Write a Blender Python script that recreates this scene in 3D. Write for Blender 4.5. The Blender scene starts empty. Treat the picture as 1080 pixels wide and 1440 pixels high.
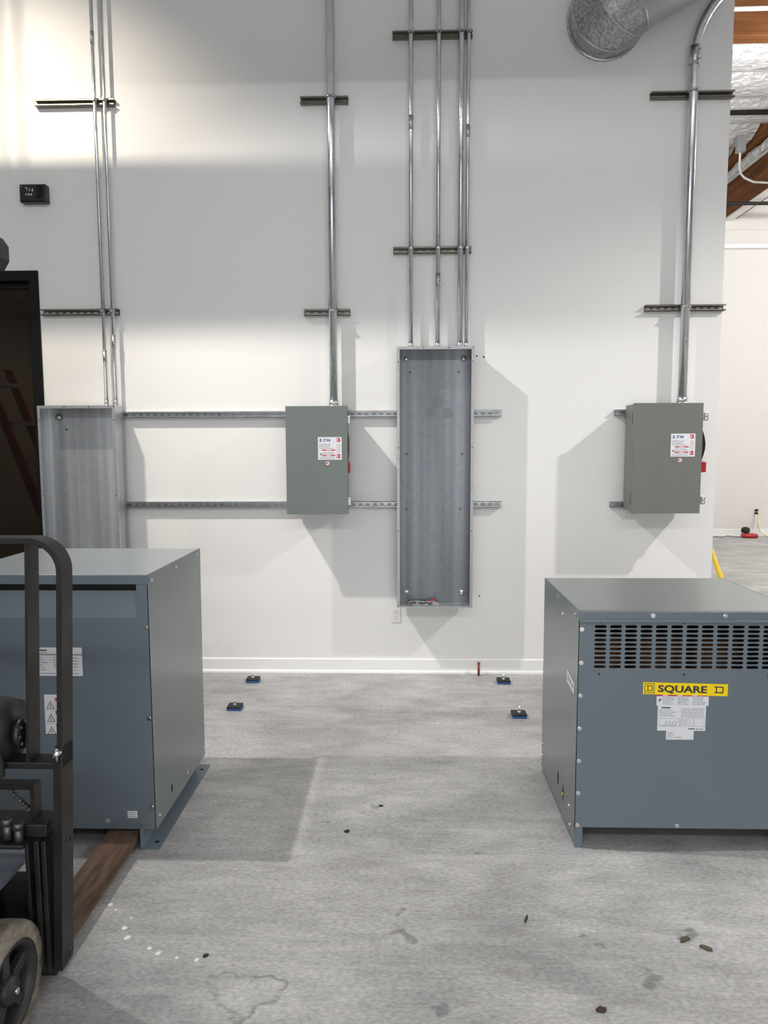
import bpy, bmesh, math, random
from mathutils import Vector, Matrix
random.seed(7)
SC = bpy.context.scene
COL = SC.collection
PI = math.pi

# ------------------------------------------------------------------ materials
def new_mat(name):
    m = bpy.data.materials.new(name); m.use_nodes = True
    nt = m.node_tree
    return m, nt, nt.nodes['Principled BSDF']

def mat(name, col, rough=.5, metal=0., spec=.5, var=None, scale=(8, 8, 8), det=3., bump=0., bscale=None, emit=0., rvar=0., col2=None):
    m, nt, b = new_mat(name)
    b.inputs['Base Color'].default_value = (*col, 1)
    b.inputs['Roughness'].default_value = rough
    b.inputs['Metallic'].default_value = metal
    b.inputs['Specular IOR Level'].default_value = spec
    if emit:
        b.inputs['Emission Color'].default_value = (*col, 1); b.inputs['Emission Strength'].default_value = emit
    if var or bump or rvar or col2:
        tc = nt.nodes.new('ShaderNodeTexCoord')
        mp = nt.nodes.new('ShaderNodeMapping'); mp.inputs['Scale'].default_value = scale
        nt.links.new(tc.outputs['Object'], mp.inputs['Vector'])
        nz = nt.nodes.new('ShaderNodeTexNoise'); nz.inputs['Scale'].default_value = 1.; nz.inputs['Detail'].default_value = det
        nt.links.new(mp.outputs['Vector'], nz.inputs['Vector'])
        if var or col2:
            rp = nt.nodes.new('ShaderNodeValToRGB')
            v = var or 0
            lo = tuple(c * (1 - v) for c in col); hi = col2 or tuple(min(1, c * (1 + v)) for c in col)
            rp.color_ramp.elements[0].position = .3; rp.color_ramp.elements[1].position = .7
            rp.color_ramp.elements[0].color = (*lo, 1); rp.color_ramp.elements[1].color = (*hi, 1)
            nt.links.new(nz.outputs['Fac'], rp.inputs['Fac'])
            nt.links.new(rp.outputs['Color'], b.inputs['Base Color'])
        if rvar:
            mr = nt.nodes.new('ShaderNodeMapRange')
            mr.inputs['From Min'].default_value = .3; mr.inputs['From Max'].default_value = .7
            mr.inputs['To Min'].default_value = max(0, rough - rvar); mr.inputs['To Max'].default_value = rough + rvar
            nt.links.new(nz.outputs['Fac'], mr.inputs['Value']); nt.links.new(mr.outputs['Result'], b.inputs['Roughness'])
        if bump:
            n2 = nt.nodes.new('ShaderNodeTexNoise'); n2.inputs['Detail'].default_value = 3.
            n2.inputs['Scale'].default_value = bscale or 40.
            nt.links.new(tc.outputs['Object'], n2.inputs['Vector'])
            bp = nt.nodes.new('ShaderNodeBump'); bp.inputs['Strength'].default_value = bump; bp.inputs['Distance'].default_value = .02
            nt.links.new(n2.outputs['Fac'], bp.inputs['Height']); nt.links.new(bp.outputs['Normal'], b.inputs['Normal'])
    return m

M = {}
M['wall'] = mat('wall_paint', (.80, .795, .785), .75, bump=.06, bscale=45., spec=.25)
M['trim'] = mat('trim_paint', (.84, .84, .83), .45)
M['far_wall'] = mat('far_wall_paint', (.70, .685, .665), .8)
M['galv'] = mat('galvanized_conduit', (.60, .63, .65), .30, 1., var=.12, scale=(30, 30, 6), rvar=.08)
M['galv_fit'] = mat('zinc_fitting', (.50, .51, .52), .35, 1., var=.25, scale=(60, 60, 60))
M['strut'] = mat('dull_strut_steel', (.22, .21, .18), .42, .85, var=.2, scale=(12, 30, 30))
M['strut_b'] = mat('bright_strut_steel', (.40, .42, .43), .38, .9, var=.2, scale=(12, 30, 30))
M['flange'] = mat('galvanized_flange', (.40, .41, .43), .5, .7, var=.08, scale=(20, 20, 20))
M['dull_fit'] = mat('dull_steel_fitting', (.13, .125, .12), .45, .8, var=.3, scale=(60, 60, 60))
M['duct_galv'] = mat('spangled_galvanized_duct', (.38, .39, .40), .42, .8, var=.3, scale=(55, 55, 55), det=1.)
M['duct_grey'] = mat('grey_duct', (.40, .41, .42), .45, .4)
M['t_grey'] = mat('transformer_grey_paint', (.136, .168, .196), .38, var=.03, scale=(4, 4, 4))
M['t_side'] = mat('transformer_side_paint', (.145, .166, .170), .22, var=.02, scale=(3, 3, 3))
M['t_top'] = mat('transformer_lid_paint', (.155, .170, .170), .30, var=.03, scale=(3, 3, 3))
M['t_top_sheen'] = mat('lid_paint_sheen', (.27, .295, .305), .28, var=.03, scale=(3, 3, 3))  # left lid colour lightened to carry the bright wall's reflection
M['e_grey'] = mat('switch_grey_paint', (.146, .174, .162), .42, var=.03, scale=(4, 4, 4))
M['e_grey2'] = mat('switch_grey_paint_warm', (.160, .165, .152), .42, var=.03, scale=(4, 4, 4))
M['dark'] = mat('dark_interior', (.008, .008, .008), .8)
M['copper'] = mat('varnished_coil', (.16, .075, .03), .5, var=.5, scale=(20, 20, 3))
M['black_steel'] = mat('black_steel', (.013, .0122, .012), .48, spec=.35, var=.35, scale=(9, 9, 9), rvar=.1)
M['black_gloss'] = mat('black_plastic', (.010, .010, .010), .3)
M['rubber'] = mat('black_rubber', (.016, .017, .016), .7)
M['tyre'] = mat('dusty_tyre', (.10, .088, .07), .8, col2=(.30, .265, .21), scale=(30, 14, 30), bump=.3, bscale=60.)
M['wheel'] = mat('wheel_black', (.030, .029, .029), .5, var=.3, scale=(20, 20, 20))
M['rust'] = mat('rusty_brown_steel', (.055, .033, .022), .8, spec=.25, col2=(.15, .095, .066), scale=(40, 6, 20), bump=.25, bscale=70.)
M['battery_lid'] = mat('blue_grey_lid', (.115, .13, .16), .45)
M['yellow'] = mat('sign_yellow', (.97, .70, .008), .5, spec=.25)
M['hose_y'] = mat('hose_yellow', (.85, .58, .02), .45)
M['white'] = mat('label_white', (.74, .75, .78), .45)
M['ink'] = mat('label_ink', (.03, .03, .035), .6)
M['inkgrey'] = mat('label_grey_print', (.30, .31, .34), .6)
M['red'] = mat('label_red', (.52, .035, .045), .5)
M['blue'] = mat('label_blue', (.015, .07, .27), .5)
M['red_grip'] = mat('red_grip', (.42, .012, .018), .35)
M['pad_blue'] = mat('pad_blue', (.02, .09, .28), .6)
M['bolt'] = mat('zinc_bolt', (.70, .71, .72), .25, 1.)
M['black_paint'] = mat('black_door_paint', (.006, .006, .007), .4, spec=.2)
M['outlet'] = mat('outlet_plastic', (.78, .77, .75), .4)
M['orange'] = mat('orange_fibreglass', (.50, .12, .05), .55, var=.15)
M['alu'] = mat('aluminium_step', (.60, .60, .58), .4, .6)
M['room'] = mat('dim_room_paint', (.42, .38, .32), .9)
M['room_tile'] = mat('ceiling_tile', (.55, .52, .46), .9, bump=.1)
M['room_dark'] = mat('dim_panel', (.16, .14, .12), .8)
M['room_white'] = mat('pale_cabinet', (.66, .65, .62), .7)
M['cord'] = mat('pale_cord', (.78, .70, .42), .6)
M['cord_w'] = mat('grey_cord', (.35, .35, .35), .6)
M['anchor'] = mat('red_rusty_anchor', (.22, .06, .045), .7, var=.4, scale=(60, 60, 60))
M['leaf'] = mat('dry_leaf', (.055, .032, .025), .85)
M['moss'] = mat('olive_leaf', (.075, .075, .045), .85)
M['scrap'] = mat('black_scrap', (.02, .02, .022), .7)
M['screen_mark'] = mat('white_marks', (.62, .62, .62), .5)

def streak_mat(name, col, spots=None):
    """galvanized sheet with vertical rolling bands; spots = dull round smudges on the sheet (x, z, r, in object space)"""
    m, nt, b = new_mat(name)
    N, L = nt.nodes.new, nt.links.new
    tc = N('ShaderNodeTexCoord')
    mp = N('ShaderNodeMapping'); mp.inputs['Scale'].default_value = (9, 9, .18)
    L(tc.outputs['Object'], mp.inputs['Vector'])
    nz = N('ShaderNodeTexNoise'); nz.inputs['Scale'].default_value = 1; nz.inputs['Detail'].default_value = 2
    L(mp.outputs['Vector'], nz.inputs['Vector'])
    n2 = N('ShaderNodeTexNoise'); n2.inputs['Scale'].default_value = 28; n2.inputs['Detail'].default_value = 4
    L(tc.outputs['Object'], n2.inputs['Vector'])
    rp = N('ShaderNodeValToRGB')
    rp.color_ramp.elements[0].position = .35; rp.color_ramp.elements[1].position = .66
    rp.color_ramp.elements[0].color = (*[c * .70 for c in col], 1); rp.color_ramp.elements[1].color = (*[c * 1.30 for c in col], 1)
    L(nz.outputs['Fac'], rp.inputs['Fac'])
    mx = N('ShaderNodeMix'); mx.data_type = 'RGBA'; mx.blend_type = 'OVERLAY'; mx.inputs['Factor'].default_value = .22
    L(rp.outputs['Color'], mx.inputs[6]); L(n2.outputs['Color'], mx.inputs[7])
    out = mx.outputs[2]
    for (sx, sz, r) in spots or []:
        sep = N('ShaderNodeSeparateXYZ'); L(tc.outputs['Object'], sep.inputs[0])
        cx = N('ShaderNodeCombineXYZ'); L(sep.outputs[0], cx.inputs[0]); L(sep.outputs[2], cx.inputs[2])
        d = N('ShaderNodeVectorMath'); d.operation = 'DISTANCE'; L(cx.outputs[0], d.inputs[0]); d.inputs[1].default_value = (sx, 0, sz)
        mr = N('ShaderNodeMapRange'); mr.inputs['From Min'].default_value = r; mr.inputs['From Max'].default_value = r * .85
        mr.inputs['To Min'].default_value = 0; mr.inputs['To Max'].default_value = .55
        L(d.outputs['Value'], mr.inputs['Value'])
        m2 = N('ShaderNodeMix'); m2.data_type = 'RGBA'; L(mr.outputs['Result'], m2.inputs['Factor'])
        L(out, m2.inputs[6]); m2.inputs[7].default_value = (*[c * .68 for c in col], 1)
        out = m2.outputs[2]
    L(out, b.inputs['Base Color'])
    b.inputs['Metallic'].default_value = .85; b.inputs['Roughness'].default_value = .45
    return m
M['sheet'] = streak_mat('galvanized_sheet', (.50, .515, .53))
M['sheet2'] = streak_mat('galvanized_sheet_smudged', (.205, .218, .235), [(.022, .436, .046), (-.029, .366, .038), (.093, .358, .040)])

def wood_mat(name, c1, c2, scale):
    m, nt, b = new_mat(name)
    N, L = nt.nodes.new, nt.links.new
    tc = N('ShaderNodeTexCoord'); mp = N('ShaderNodeMapping'); mp.inputs['Scale'].default_value = scale
    L(tc.outputs['Object'], mp.inputs['Vector'])
    nz = N('ShaderNodeTexNoise'); nz.inputs['Scale'].default_value = 1; nz.inputs['Detail'].default_value = 5; nz.inputs['Distortion'].default_value = .6
    L(mp.outputs['Vector'], nz.inputs['Vector'])
    rp = N('ShaderNodeValToRGB'); rp.color_ramp.elements[0].position = .32; rp.color_ramp.elements[1].position = .68
    rp.color_ramp.elements[0].color = (*c1, 1); rp.color_ramp.elements[1].color = (*c2, 1)
    L(nz.outputs['Fac'], rp.inputs['Fac']); L(rp.outputs['Color'], b.inputs['Base Color'])
    b.inputs['Roughness'].default_value = .65; b.inputs['Specular IOR Level'].default_value = .2
    return m
M['wood_y'] = wood_mat('glulam_wood', (.085, .029, .007), (.20, .075, .022), (14, .8, 9))
M['wood_x'] = wood_mat('purlin_wood', (.065, .022, .005), (.15, .058, .017), (.8, 14, 9))

def foil_mat():
    m, nt, b = new_mat('foil_insulation')
    N, L = nt.nodes.new, nt.links.new
    b.inputs['Base Color'].default_value = (.64, .65, .67, 1); b.inputs['Metallic'].default_value = .35; b.inputs['Roughness'].default_value = .34
    tc = N('ShaderNodeTexCoord'); mp = N('ShaderNodeMapping'); mp.inputs['Scale'].default_value = (3.5, 6, 6)
    L(tc.outputs['Object'], mp.inputs['Vector'])
    vz = N('ShaderNodeTexVoronoi'); vz.inputs['Scale'].default_value = 2.2; L(mp.outputs['Vector'], vz.inputs['Vector'])
    nz = N('ShaderNodeTexNoise'); nz.inputs['Scale'].default_value = 3; nz.inputs['Detail'].default_value = 6; nz.inputs['Distortion'].default_value = 1.5
    L(mp.outputs['Vector'], nz.inputs['Vector'])
    ad = N('ShaderNodeMath'); ad.operation = 'ADD'; L(vz.outputs['Distance'], ad.inputs[0]); L(nz.outputs['Fac'], ad.inputs[1])
    bp = N('ShaderNodeBump'); bp.inputs['Strength'].default_value = .6; bp.inputs['Distance'].default_value = .06
    L(ad.outputs[0], bp.inputs['Height']); L(bp.outputs['Normal'], b.inputs['Normal'])
    return m
M['foil'] = foil_mat()

def glass_mat():
    m = bpy.data.materials.new('tinted_glass'); m.use_nodes = True
    nt = m.node_tree; nt.nodes.clear(); N, L = nt.nodes.new, nt.links.new
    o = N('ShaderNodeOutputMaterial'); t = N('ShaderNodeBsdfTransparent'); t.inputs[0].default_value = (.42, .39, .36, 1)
    g = N('ShaderNodeBsdfGlossy'); g.inputs['Roughness'].default_value = .02; g.inputs[0].default_value = (.8, .8, .8, 1)
    f = N('ShaderNodeFresnel'); f.inputs['IOR'].default_value = 1.3
    mx = N('ShaderNodeMixShader'); L(f.outputs[0], mx.inputs[0]); L(t.outputs[0], mx.inputs[1]); L(g.outputs[0], mx.inputs[2])
    L(mx.outputs[0], o.inputs[0])
    return m
M['glass'] = glass_mat()

def concrete():
    m, nt, b = new_mat('polished_concrete')
    N, L = nt.nodes.new, nt.links.new
    tc = N('ShaderNodeTexCoord')
    def noise(scale, det, vec=(1, 1, 1), dist=0., rough=.55):
        mp = N('ShaderNodeMapping'); mp.inputs['Scale'].default_value = vec; L(tc.outputs['Object'], mp.inputs['Vector'])
        n = N('ShaderNodeTexNoise'); n.inputs['Scale'].default_value = scale; n.inputs['Detail'].default_value = det
        n.inputs['Distortion'].default_value = dist; n.inputs['Roughness'].default_value = rough
        L(mp.outputs['Vector'], n.inputs['Vector']); return n.outputs['Fac']
    def mr(v, a, b_, c, d):
        q = N('ShaderNodeMapRange'); L(v, q.inputs['Value'])
        for k, x in zip(('From Min', 'From Max', 'To Min', 'To Max'), (a, b_, c, d)): q.inputs[k].default_value = x
        return q.outputs['Result']
    def op(o, a, b_):
        q = N('ShaderNodeMath'); q.operation = o
        for i, v in enumerate((a, b_)):
            if isinstance(v, (int, float)): q.inputs[i].default_value = v
            else: L(v, q.inputs[i])
        return q.outputs[0]
    big = mr(noise(1.1, 4, (1, 1.7, 1), .5), .3, .7, .70, 1.20)
    mid = mr(noise(5.5, 6, (.6, 1.5, 1), .4, .7), .3, .7, .78, 1.20)
    fine = mr(noise(75, 4, (.7, 1.3, 1)), .25, .75, .72, 1.26)
    streak = mr(noise(9, 4, (.35, 3.2, 1), .8), .35, .7, .95, 1.07)
    v = op('MULTIPLY', op('MULTIPLY', big, mid), op('MULTIPLY', fine, streak))
    # ring-shaped dried puddle mark
    dn = N('ShaderNodeTexNoise'); dn.inputs['Scale'].default_value = 9; dn.inputs['Detail'].default_value = 4; L(tc.outputs['Object'], dn.inputs['Vector'])
    sc = N('ShaderNodeVectorMath'); sc.operation = 'SCALE'; L(dn.outputs['Color'], sc.inputs[0]); sc.inputs['Scale'].default_value = .20
    av = N('ShaderNodeVectorMath'); av.operation = 'ADD'; L(tc.outputs['Object'], av.inputs[0]); L(sc.outputs[0], av.inputs[1])
    def dist(x, y, src, sx=1., sy=1.):
        mp = N('ShaderNodeMapping'); mp.inputs['Scale'].default_value = (sx, sy, 0); L(src, mp.inputs['Vector'])
        d = N('ShaderNodeVectorMath'); d.operation = 'DISTANCE'; L(mp.outputs['Vector'], d.inputs[0]); d.inputs[1].default_value = (x * sx, y * sy, 0)
        return d.outputs['Value']
    d = dist(-.488 + .10, -3.015 + .10, av.outputs[0], 1., 1.45)
    ring = op('MULTIPLY', mr(d, .075, .105, 0, 1), mr(d, .118, .108, 0, 1))
    ring = op('MULTIPLY', ring, mr(noise(6, 3), .35, .6, .1, 1.))
    v = op('MULTIPLY', v, op('SUBTRACT', 1, op('MULTIPLY', ring, .42)))
    # dark scuffs
    for (x, y, r) in [(-.139, -1.90, .03), (.603, -2.733, .02), (.646, -2.80, .016), (.93, -2.76, .03), (.10, -3.05, .03), (-.02, -2.62, .02), (.30, -2.30, .015), (.75, -2.95, .03), (.0, -2.75, .025), (-.33, -2.02, .015)]:
        q = dist(x + .10, y + .10, av.outputs[0])
        v = op('MULTIPLY', v, op('SUBTRACT', 1, mr(q, r, r * .55, 0, .38)))
    # white paint drips
    dv = N('ShaderNodeVectorMath'); dv.operation = 'ADD'; L(tc.outputs['Object'], dv.inputs[0])
    s2 = N('ShaderNodeVectorMath'); s2.operation = 'SCALE'; s2.inputs['Scale'].default_value = .02; L(noise_col(nt, tc), s2.inputs[0]); L(s2.outputs[0], dv.inputs[1])
    w = None
    for (x, y, r) in [(-1.053, -2.621, .009), (-1.02, -2.65, .006), (-.954, -2.743, .010), (-.924, -2.788, .012), (-.834, -2.837, .010), (-.798, -2.859, .011), (-.731, -2.88, .007), (-.663, -2.885, .009), (-.95, -2.69, .004)]:
        q = mr(dist(x + .01, y + .01, dv.outputs[0], 1, 1.0), r, r * .8, 0, 1)
        w = q if w is None else op('MAXIMUM', w, q)
    cc = N('ShaderNodeMix'); cc.data_type = 'RGBA'; cc.blend_type = 'MULTIPLY'; cc.inputs['Factor'].default_value = 1
    cc.inputs[6].default_value = (.40, .395, .39, 1)
    cx = N('ShaderNodeCombineColor'); [L(v, cx.inputs[i]) for i in range(3)]
    L(cx.outputs[0], cc.inputs[7])
    fin = N('ShaderNodeMix'); fin.data_type = 'RGBA'; L(w, fin.inputs['Factor']); L(cc.outputs[2], fin.inputs[6]); fin.inputs[7].default_value = (.85, .84, .82, 1)
    L(fin.outputs[2], b.inputs['Base Color'])
    L(mr(noise(4, 3), .3, .7, .42, .62), b.inputs['Roughness'])
    b.inputs['Specular IOR Level'].default_value = .4
    bp = N('ShaderNodeBump'); bp.inputs['Strength'].default_value = .12; bp.inputs['Distance'].default_value = .01
    L(noise(60, 4), bp.inputs['Height']); L(bp.outputs['Normal'], b.inputs['Normal'])
    return m
def noise_col(nt, tc):
    n = nt.nodes.new('ShaderNodeTexNoise'); n.inputs['Scale'].default_value = 45; nt.links.new(tc.outputs['Object'], n.inputs['Vector']); return n.outputs['Color']
M['concrete'] = concrete()

# ------------------------------------------------------------------ mesh helpers
class MB:
    def __init__(s): s.bm = bmesh.new(); s.mats = []; s.smooth = True
    def mi(s, m):
        if m is None: m = s.mats[0] if s.mats else None
        if m not in s.mats: s.mats.append(m)
        return s.mats.index(m)
    def _add(s, verts, faces, m, smooth=False):
        vs = [s.bm.verts.new(v) for v in verts]; i = s.mi(m); out = []
        for f in faces:
            try: fc = s.bm.faces.new([vs[k] for k in f])
            except ValueError: continue
            fc.material_index = i; fc.smooth = smooth; out.append(fc)
        return vs, out
    def box(s, x0, x1, y0, y1, z0, z1, m=None, bev=0., mtx=None):
        vs = [Vector((x, y, z)) for x in (x0, x1) for y in (y0, y1) for z in (z0, z1)]
        fs = [(0, 1, 3, 2), (4, 6, 7, 5), (0, 4, 5, 1), (2, 3, 7, 6), (0, 2, 6, 4), (1, 5, 7, 3)]
        if mtx: vs = [mtx @ v for v in vs]
        v, f = s._add(vs, fs, m)
        if bev:
            es = list({e for q in f for e in q.edges})
            r = bmesh.ops.bevel(s.bm, geom=es, offset=bev, segments=2, profile=.5, affect='EDGES')
            i = s.mi(m)
            for q in r['faces']: q.material_index = i; q.smooth = True
        return s
    def tube(s, pts, r, m=None, seg=16, caps=True, radii=None, inner=None):
        pts = [Vector(p) for p in pts]; n = len(pts)
        rings = []; up = None
        for i, p in enumerate(pts):
            t = (pts[min(i + 1, n - 1)] - pts[max(i - 1, 0)]).normalized()
            if up is None:
                up = Vector((0, 0, 1)) if abs(t.z) < .9 else Vector((0, 1, 0))
            a = (up - t * up.dot(t)).normalized(); b = t.cross(a); up = a
            rr = radii[i] if radii else r
            rings.append([p + rr * (math.cos(2 * PI * k / seg) * a + math.sin(2 * PI * k / seg) * b) for k in range(seg)])
        vs = [v for R in rings for v in R]
        fs = [(i * seg + k, i * seg + (k + 1) % seg, (i + 1) * seg + (k + 1) % seg, (i + 1) * seg + k) for i in range(n - 1) for k in range(seg)]
        v, f = s._add(vs, fs, m, True)
        if caps:
            i = s.mi(m)
            for R in (v[:seg][::-1], v[-seg:]):
                fc = s.bm.faces.new(R); fc.material_index = i
        return s
    def cyl(s, p0, p1, r, m=None, seg=16, r1=None):
        return s.tube([p0, p1], r, m, seg, True, [r, r if r1 is None else r1])
    def prism(s, poly, axis, a0, a1, m=None, smooth=False):
        """poly 2D points in the two remaining axes, extruded along axis from a0 to a1"""
        def P(u, v, w): return {'x': (w, u, v), 'y': (u, w, v), 'z': (u, v, w)}[axis]
        n = len(poly)
        vs = [P(u, v, a0) for u, v in poly] + [P(u, v, a1) for u, v in poly]
        fs = [tuple(range(n))[::-1], tuple(range(n, 2 * n))] + [(k, (k + 1) % n, n + (k + 1) % n, n + k) for k in range(n)]
        s._add(vs, fs, m, smooth); return s
    def lathe(s, prof, c, axis, m=None, seg=32):
        """prof: (radius, along) pairs around axis through c"""
        vs = []
        for (r, a) in prof:
            for k in range(seg):
                u, w = r * math.cos(2 * PI * k / seg), r * math.sin(2 * PI * k / seg)
                vs.append(Vector(c) + Vector({'x': (a, u, w), 'y': (u, a, w), 'z': (u, w, a)}[axis]))
        fs = [(i * seg + k, i * seg + (k + 1) % seg, (i + 1) * seg + (k + 1) % seg, (i + 1) * seg + k) for i in range(len(prof) - 1) for k in range(seg)]
        s._add(vs, fs, m, True); return s
    def disc(s, c, r, axis, m=None, seg=20, r_in=0):
        c = Vector(c)
        def P(rr, k):
            u, w = rr * math.cos(2 * PI * k / seg), rr * math.sin(2 * PI * k / seg)
            return c + Vector({'x': (0, u, w), 'y': (u, 0, w), 'z': (u, w, 0)}[axis])
        if r_in: s._add([P(r, k) for k in range(seg)] + [P(r_in, k) for k in range(seg)], [(k, (k + 1) % seg, seg + (k + 1) % seg, seg + k) for k in range(seg)], m)
        else: s._add([P(r, k) for k in range(seg)], [tuple(range(seg))], m)
        return s
    def quad(s, a, b, c, d, m=None): s._add([a, b, c, d], [(0, 1, 2, 3)], m); return s
    def slots(s, x0, z0, nx, nz, cw, ch, ha, hb, y, t, m=None, wall='y', wave=None):
        """a sheet of nx*nz cells in an XZ plane, each pierced by a stadium slot of half size ha x hb; t = sheet thickness (towards +y)"""
        for i in range(nx):
            for j in range(nz):
                cx, cz = x0 + cw * (i + .5), z0 + ch * (j + .5)
                A, B = cw / 2, ch / 2
                outer = [(A, -B), (A, -B / 2), (A, 0), (A, B / 2), (A, B), (A / 2, B), (0, B), (-A / 2, B), (-A, B), (-A, B / 2), (-A, 0), (-A, -B / 2), (-A, -B), (-A / 2, -B), (0, -B), (A / 2, -B)]
                r = min(ha, hb); sx, sz = ha - r, hb - r
                inner = []
                for (ox, oz) in outer:
                    ux, uz = ox / A, oz / B
                    if abs(ux) == 1:
                        th = math.radians(60) * uz
                        inner.append((math.copysign(sx + r * math.cos(th), ux), uz * sz + r * math.sin(th)))
                    else: inner.append((ux * 1.0 * (sx + r * .5), math.copysign(sz + r, uz)))
                n = 16
                vs = [(cx + a, y, cz + b) for a, b in outer] + [(cx + a, y, cz + b) for a, b in inner] + [(cx + a, y + t, cz + b) for a, b in inner]
                fs = [(k, (k + 1) % n, n + (k + 1) % n, n + k) for k in range(n)] + [(n + k, n + (k + 1) % n, 2 * n + (k + 1) % n, 2 * n + k) for k in range(n)]
                s._add(vs, fs, m)
        return s
    def text(s, txt, size, c, m=None, sx=1., bold=0., face='y-', shear=0.):
        """flat lettering, lower-left at c, reading along +X on a face looking towards -Y"""
        cu = bpy.data.curves.new('t', 'FONT'); cu.body = txt; cu.size = size; cu.offset = bold; cu.shear = shear; cu.resolution_u = 3
        o = bpy.data.objects.new('t', cu); COL.objects.link(o)
        dg = bpy.context.evaluated_depsgraph_get(); dg.update()
        me = bpy.data.meshes.new_from_object(o.evaluated_get(dg))
        c = Vector(c)
        vs = [c + Vector((v.co.x * sx, 0, v.co.y)) for v in me.vertices]
        s._add(vs, [tuple(p.vertices) for p in me.polygons], m)
        bpy.data.objects.remove(o); bpy.data.curves.remove(cu); bpy.data.meshes.remove(me)
        return s
    def build(s, name, m, parent=None, loc=None, merge=False):
        if not s.mats: s.mats = [m]
        s.mats = [m if q is None else q for q in s.mats]
        if merge: bmesh.ops.remove_doubles(s.bm, verts=s.bm.verts, dist=1e-5)
        bmesh.ops.recalc_face_normals(s.bm, faces=s.bm.faces) if not getattr(s, 'flat', False) else None
        off = Vector(loc) if loc is not None else (world_loc(parent) if parent else Vector((0, 0, 0)))
        for v in s.bm.verts: v.co -= off
        me = bpy.data.meshes.new(name); s.bm.to_mesh(me); s.bm.free()
        for q in s.mats: me.materials.append(q)
        o = bpy.data.objects.new(name, me); COL.objects.link(o)
        if parent: o.parent = parent
        else: o.location = off
        return o
def world_loc(o):
    v = Vector((0, 0, 0))
    while o: v += Vector(o.location); o = o.parent
    return v
def tag(o, label, cat, group=None, kind=None):
    o['label'] = label; o['category'] = cat
    if group: o['group'] = group
    if kind: o['kind'] = kind
    return o
def thing(name, label, cat, loc, group=None):
    o = bpy.data.objects.new(name, None); COL.objects.link(o); o.location = loc; o.empty_display_size = .1
    return tag(o, label, cat, group)
def struct(o): o['kind'] = 'structure'; return o
def box(name, m, b, parent=None, bev=0., loc=None):
    x0, x1, y0, y1, z0, z1 = b
    if parent is None and loc is None: loc = ((x0 + x1) / 2, (y0 + y1) / 2, z0)
    return MB().box(*b, m=m, bev=bev).build(name, m, parent, loc)
def screw(parent, p, axis, d, r=.0075, m='bolt', name='screw'):
    """hex washer-head screw; d = +-1 direction the head sticks out along axis"""
    p = Vector(p); e = Vector({'x': (1, 0, 0), 'y': (0, 1, 0), 'z': (0, 0, 1)}[axis]) * d
    b = MB(); b.cyl(p, p + e * .002, r * 1.25, seg=14); b.cyl(p + e * .002, p + e * .006, r * .85, seg=6)
    return b.build(name, M[m], parent)

# ------------------------------------------------------------------ camera
f_px = 1000.64
cam = bpy.data.cameras.new('camera'); cam.sensor_fit = 'VERTICAL'; cam.sensor_height = 36.; cam.lens = f_px / 1440 * 36.
co = bpy.data.objects.new('camera', cam); COL.objects.link(co)
yaw, pitch, roll = -2.77090435e-02, 9.52889179e-02, 3.46192955e-03
fwd = Vector((math.sin(yaw) * math.cos(pitch), math.cos(yaw) * math.cos(pitch), -math.sin(pitch)))
right = Vector((math.cos(yaw), -math.sin(yaw), 0)); down = fwd.cross(right)
r2 = math.cos(roll) * right + math.sin(roll) * down; d2 = -math.sin(roll) * right + math.cos(roll) * down
mw = Matrix((r2, -d2, -fwd)).transposed().to_4x4(); mw.translation = Vector((0, -5.0, 1.6412))
co.matrix_world = mw; SC.camera = co; cam.clip_start = .05

# ------------------------------------------------------------------ room shell
struct(box('floor', M['concrete'], (-9, 14, -11, 8, -.1, 0), loc=(0, 0, 0)))
WE = 2.162                      # the wall's free end
wb = MB()
wb.box(-2.545, WE, 0, .15, 0, 6.8); wb.box(-9, -3.75, 0, .15, 0, 6.8); wb.box(-3.75, -2.545, 0, .15, 2.82, 6.8)
struct(wb.build('wall_back', M['wall'], loc=(0, 0, 0)))
struct(box('wall_far', M['far_wall'], (1.2, 14, 7.7, 7.85, 0, 8), loc=(6, 7.7, 0)))
struct(box('wall_side', M['far_wall'], (12.2, 12.35, .15, 7.7, 0, 8), loc=(12, 4, 0)))
struct(box('wall_partition', M['far_wall'], (1.0, 1.15, .15, 7.7, 0, 6.8), loc=(1, 4, 0)))
# dim room behind the glass door
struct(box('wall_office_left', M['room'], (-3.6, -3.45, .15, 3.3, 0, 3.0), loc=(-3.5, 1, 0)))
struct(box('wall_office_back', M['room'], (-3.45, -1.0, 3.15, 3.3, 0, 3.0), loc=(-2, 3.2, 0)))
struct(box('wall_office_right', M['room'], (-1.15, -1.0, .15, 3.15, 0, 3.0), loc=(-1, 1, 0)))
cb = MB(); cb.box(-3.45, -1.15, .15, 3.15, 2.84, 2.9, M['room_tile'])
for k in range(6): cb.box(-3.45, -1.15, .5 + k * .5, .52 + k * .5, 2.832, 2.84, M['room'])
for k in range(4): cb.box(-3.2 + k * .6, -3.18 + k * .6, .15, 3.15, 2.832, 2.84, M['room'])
struct(cb.build('ceiling_office', M['room_tile'], loc=(-2.3, 1.6, 2.84)))
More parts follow.
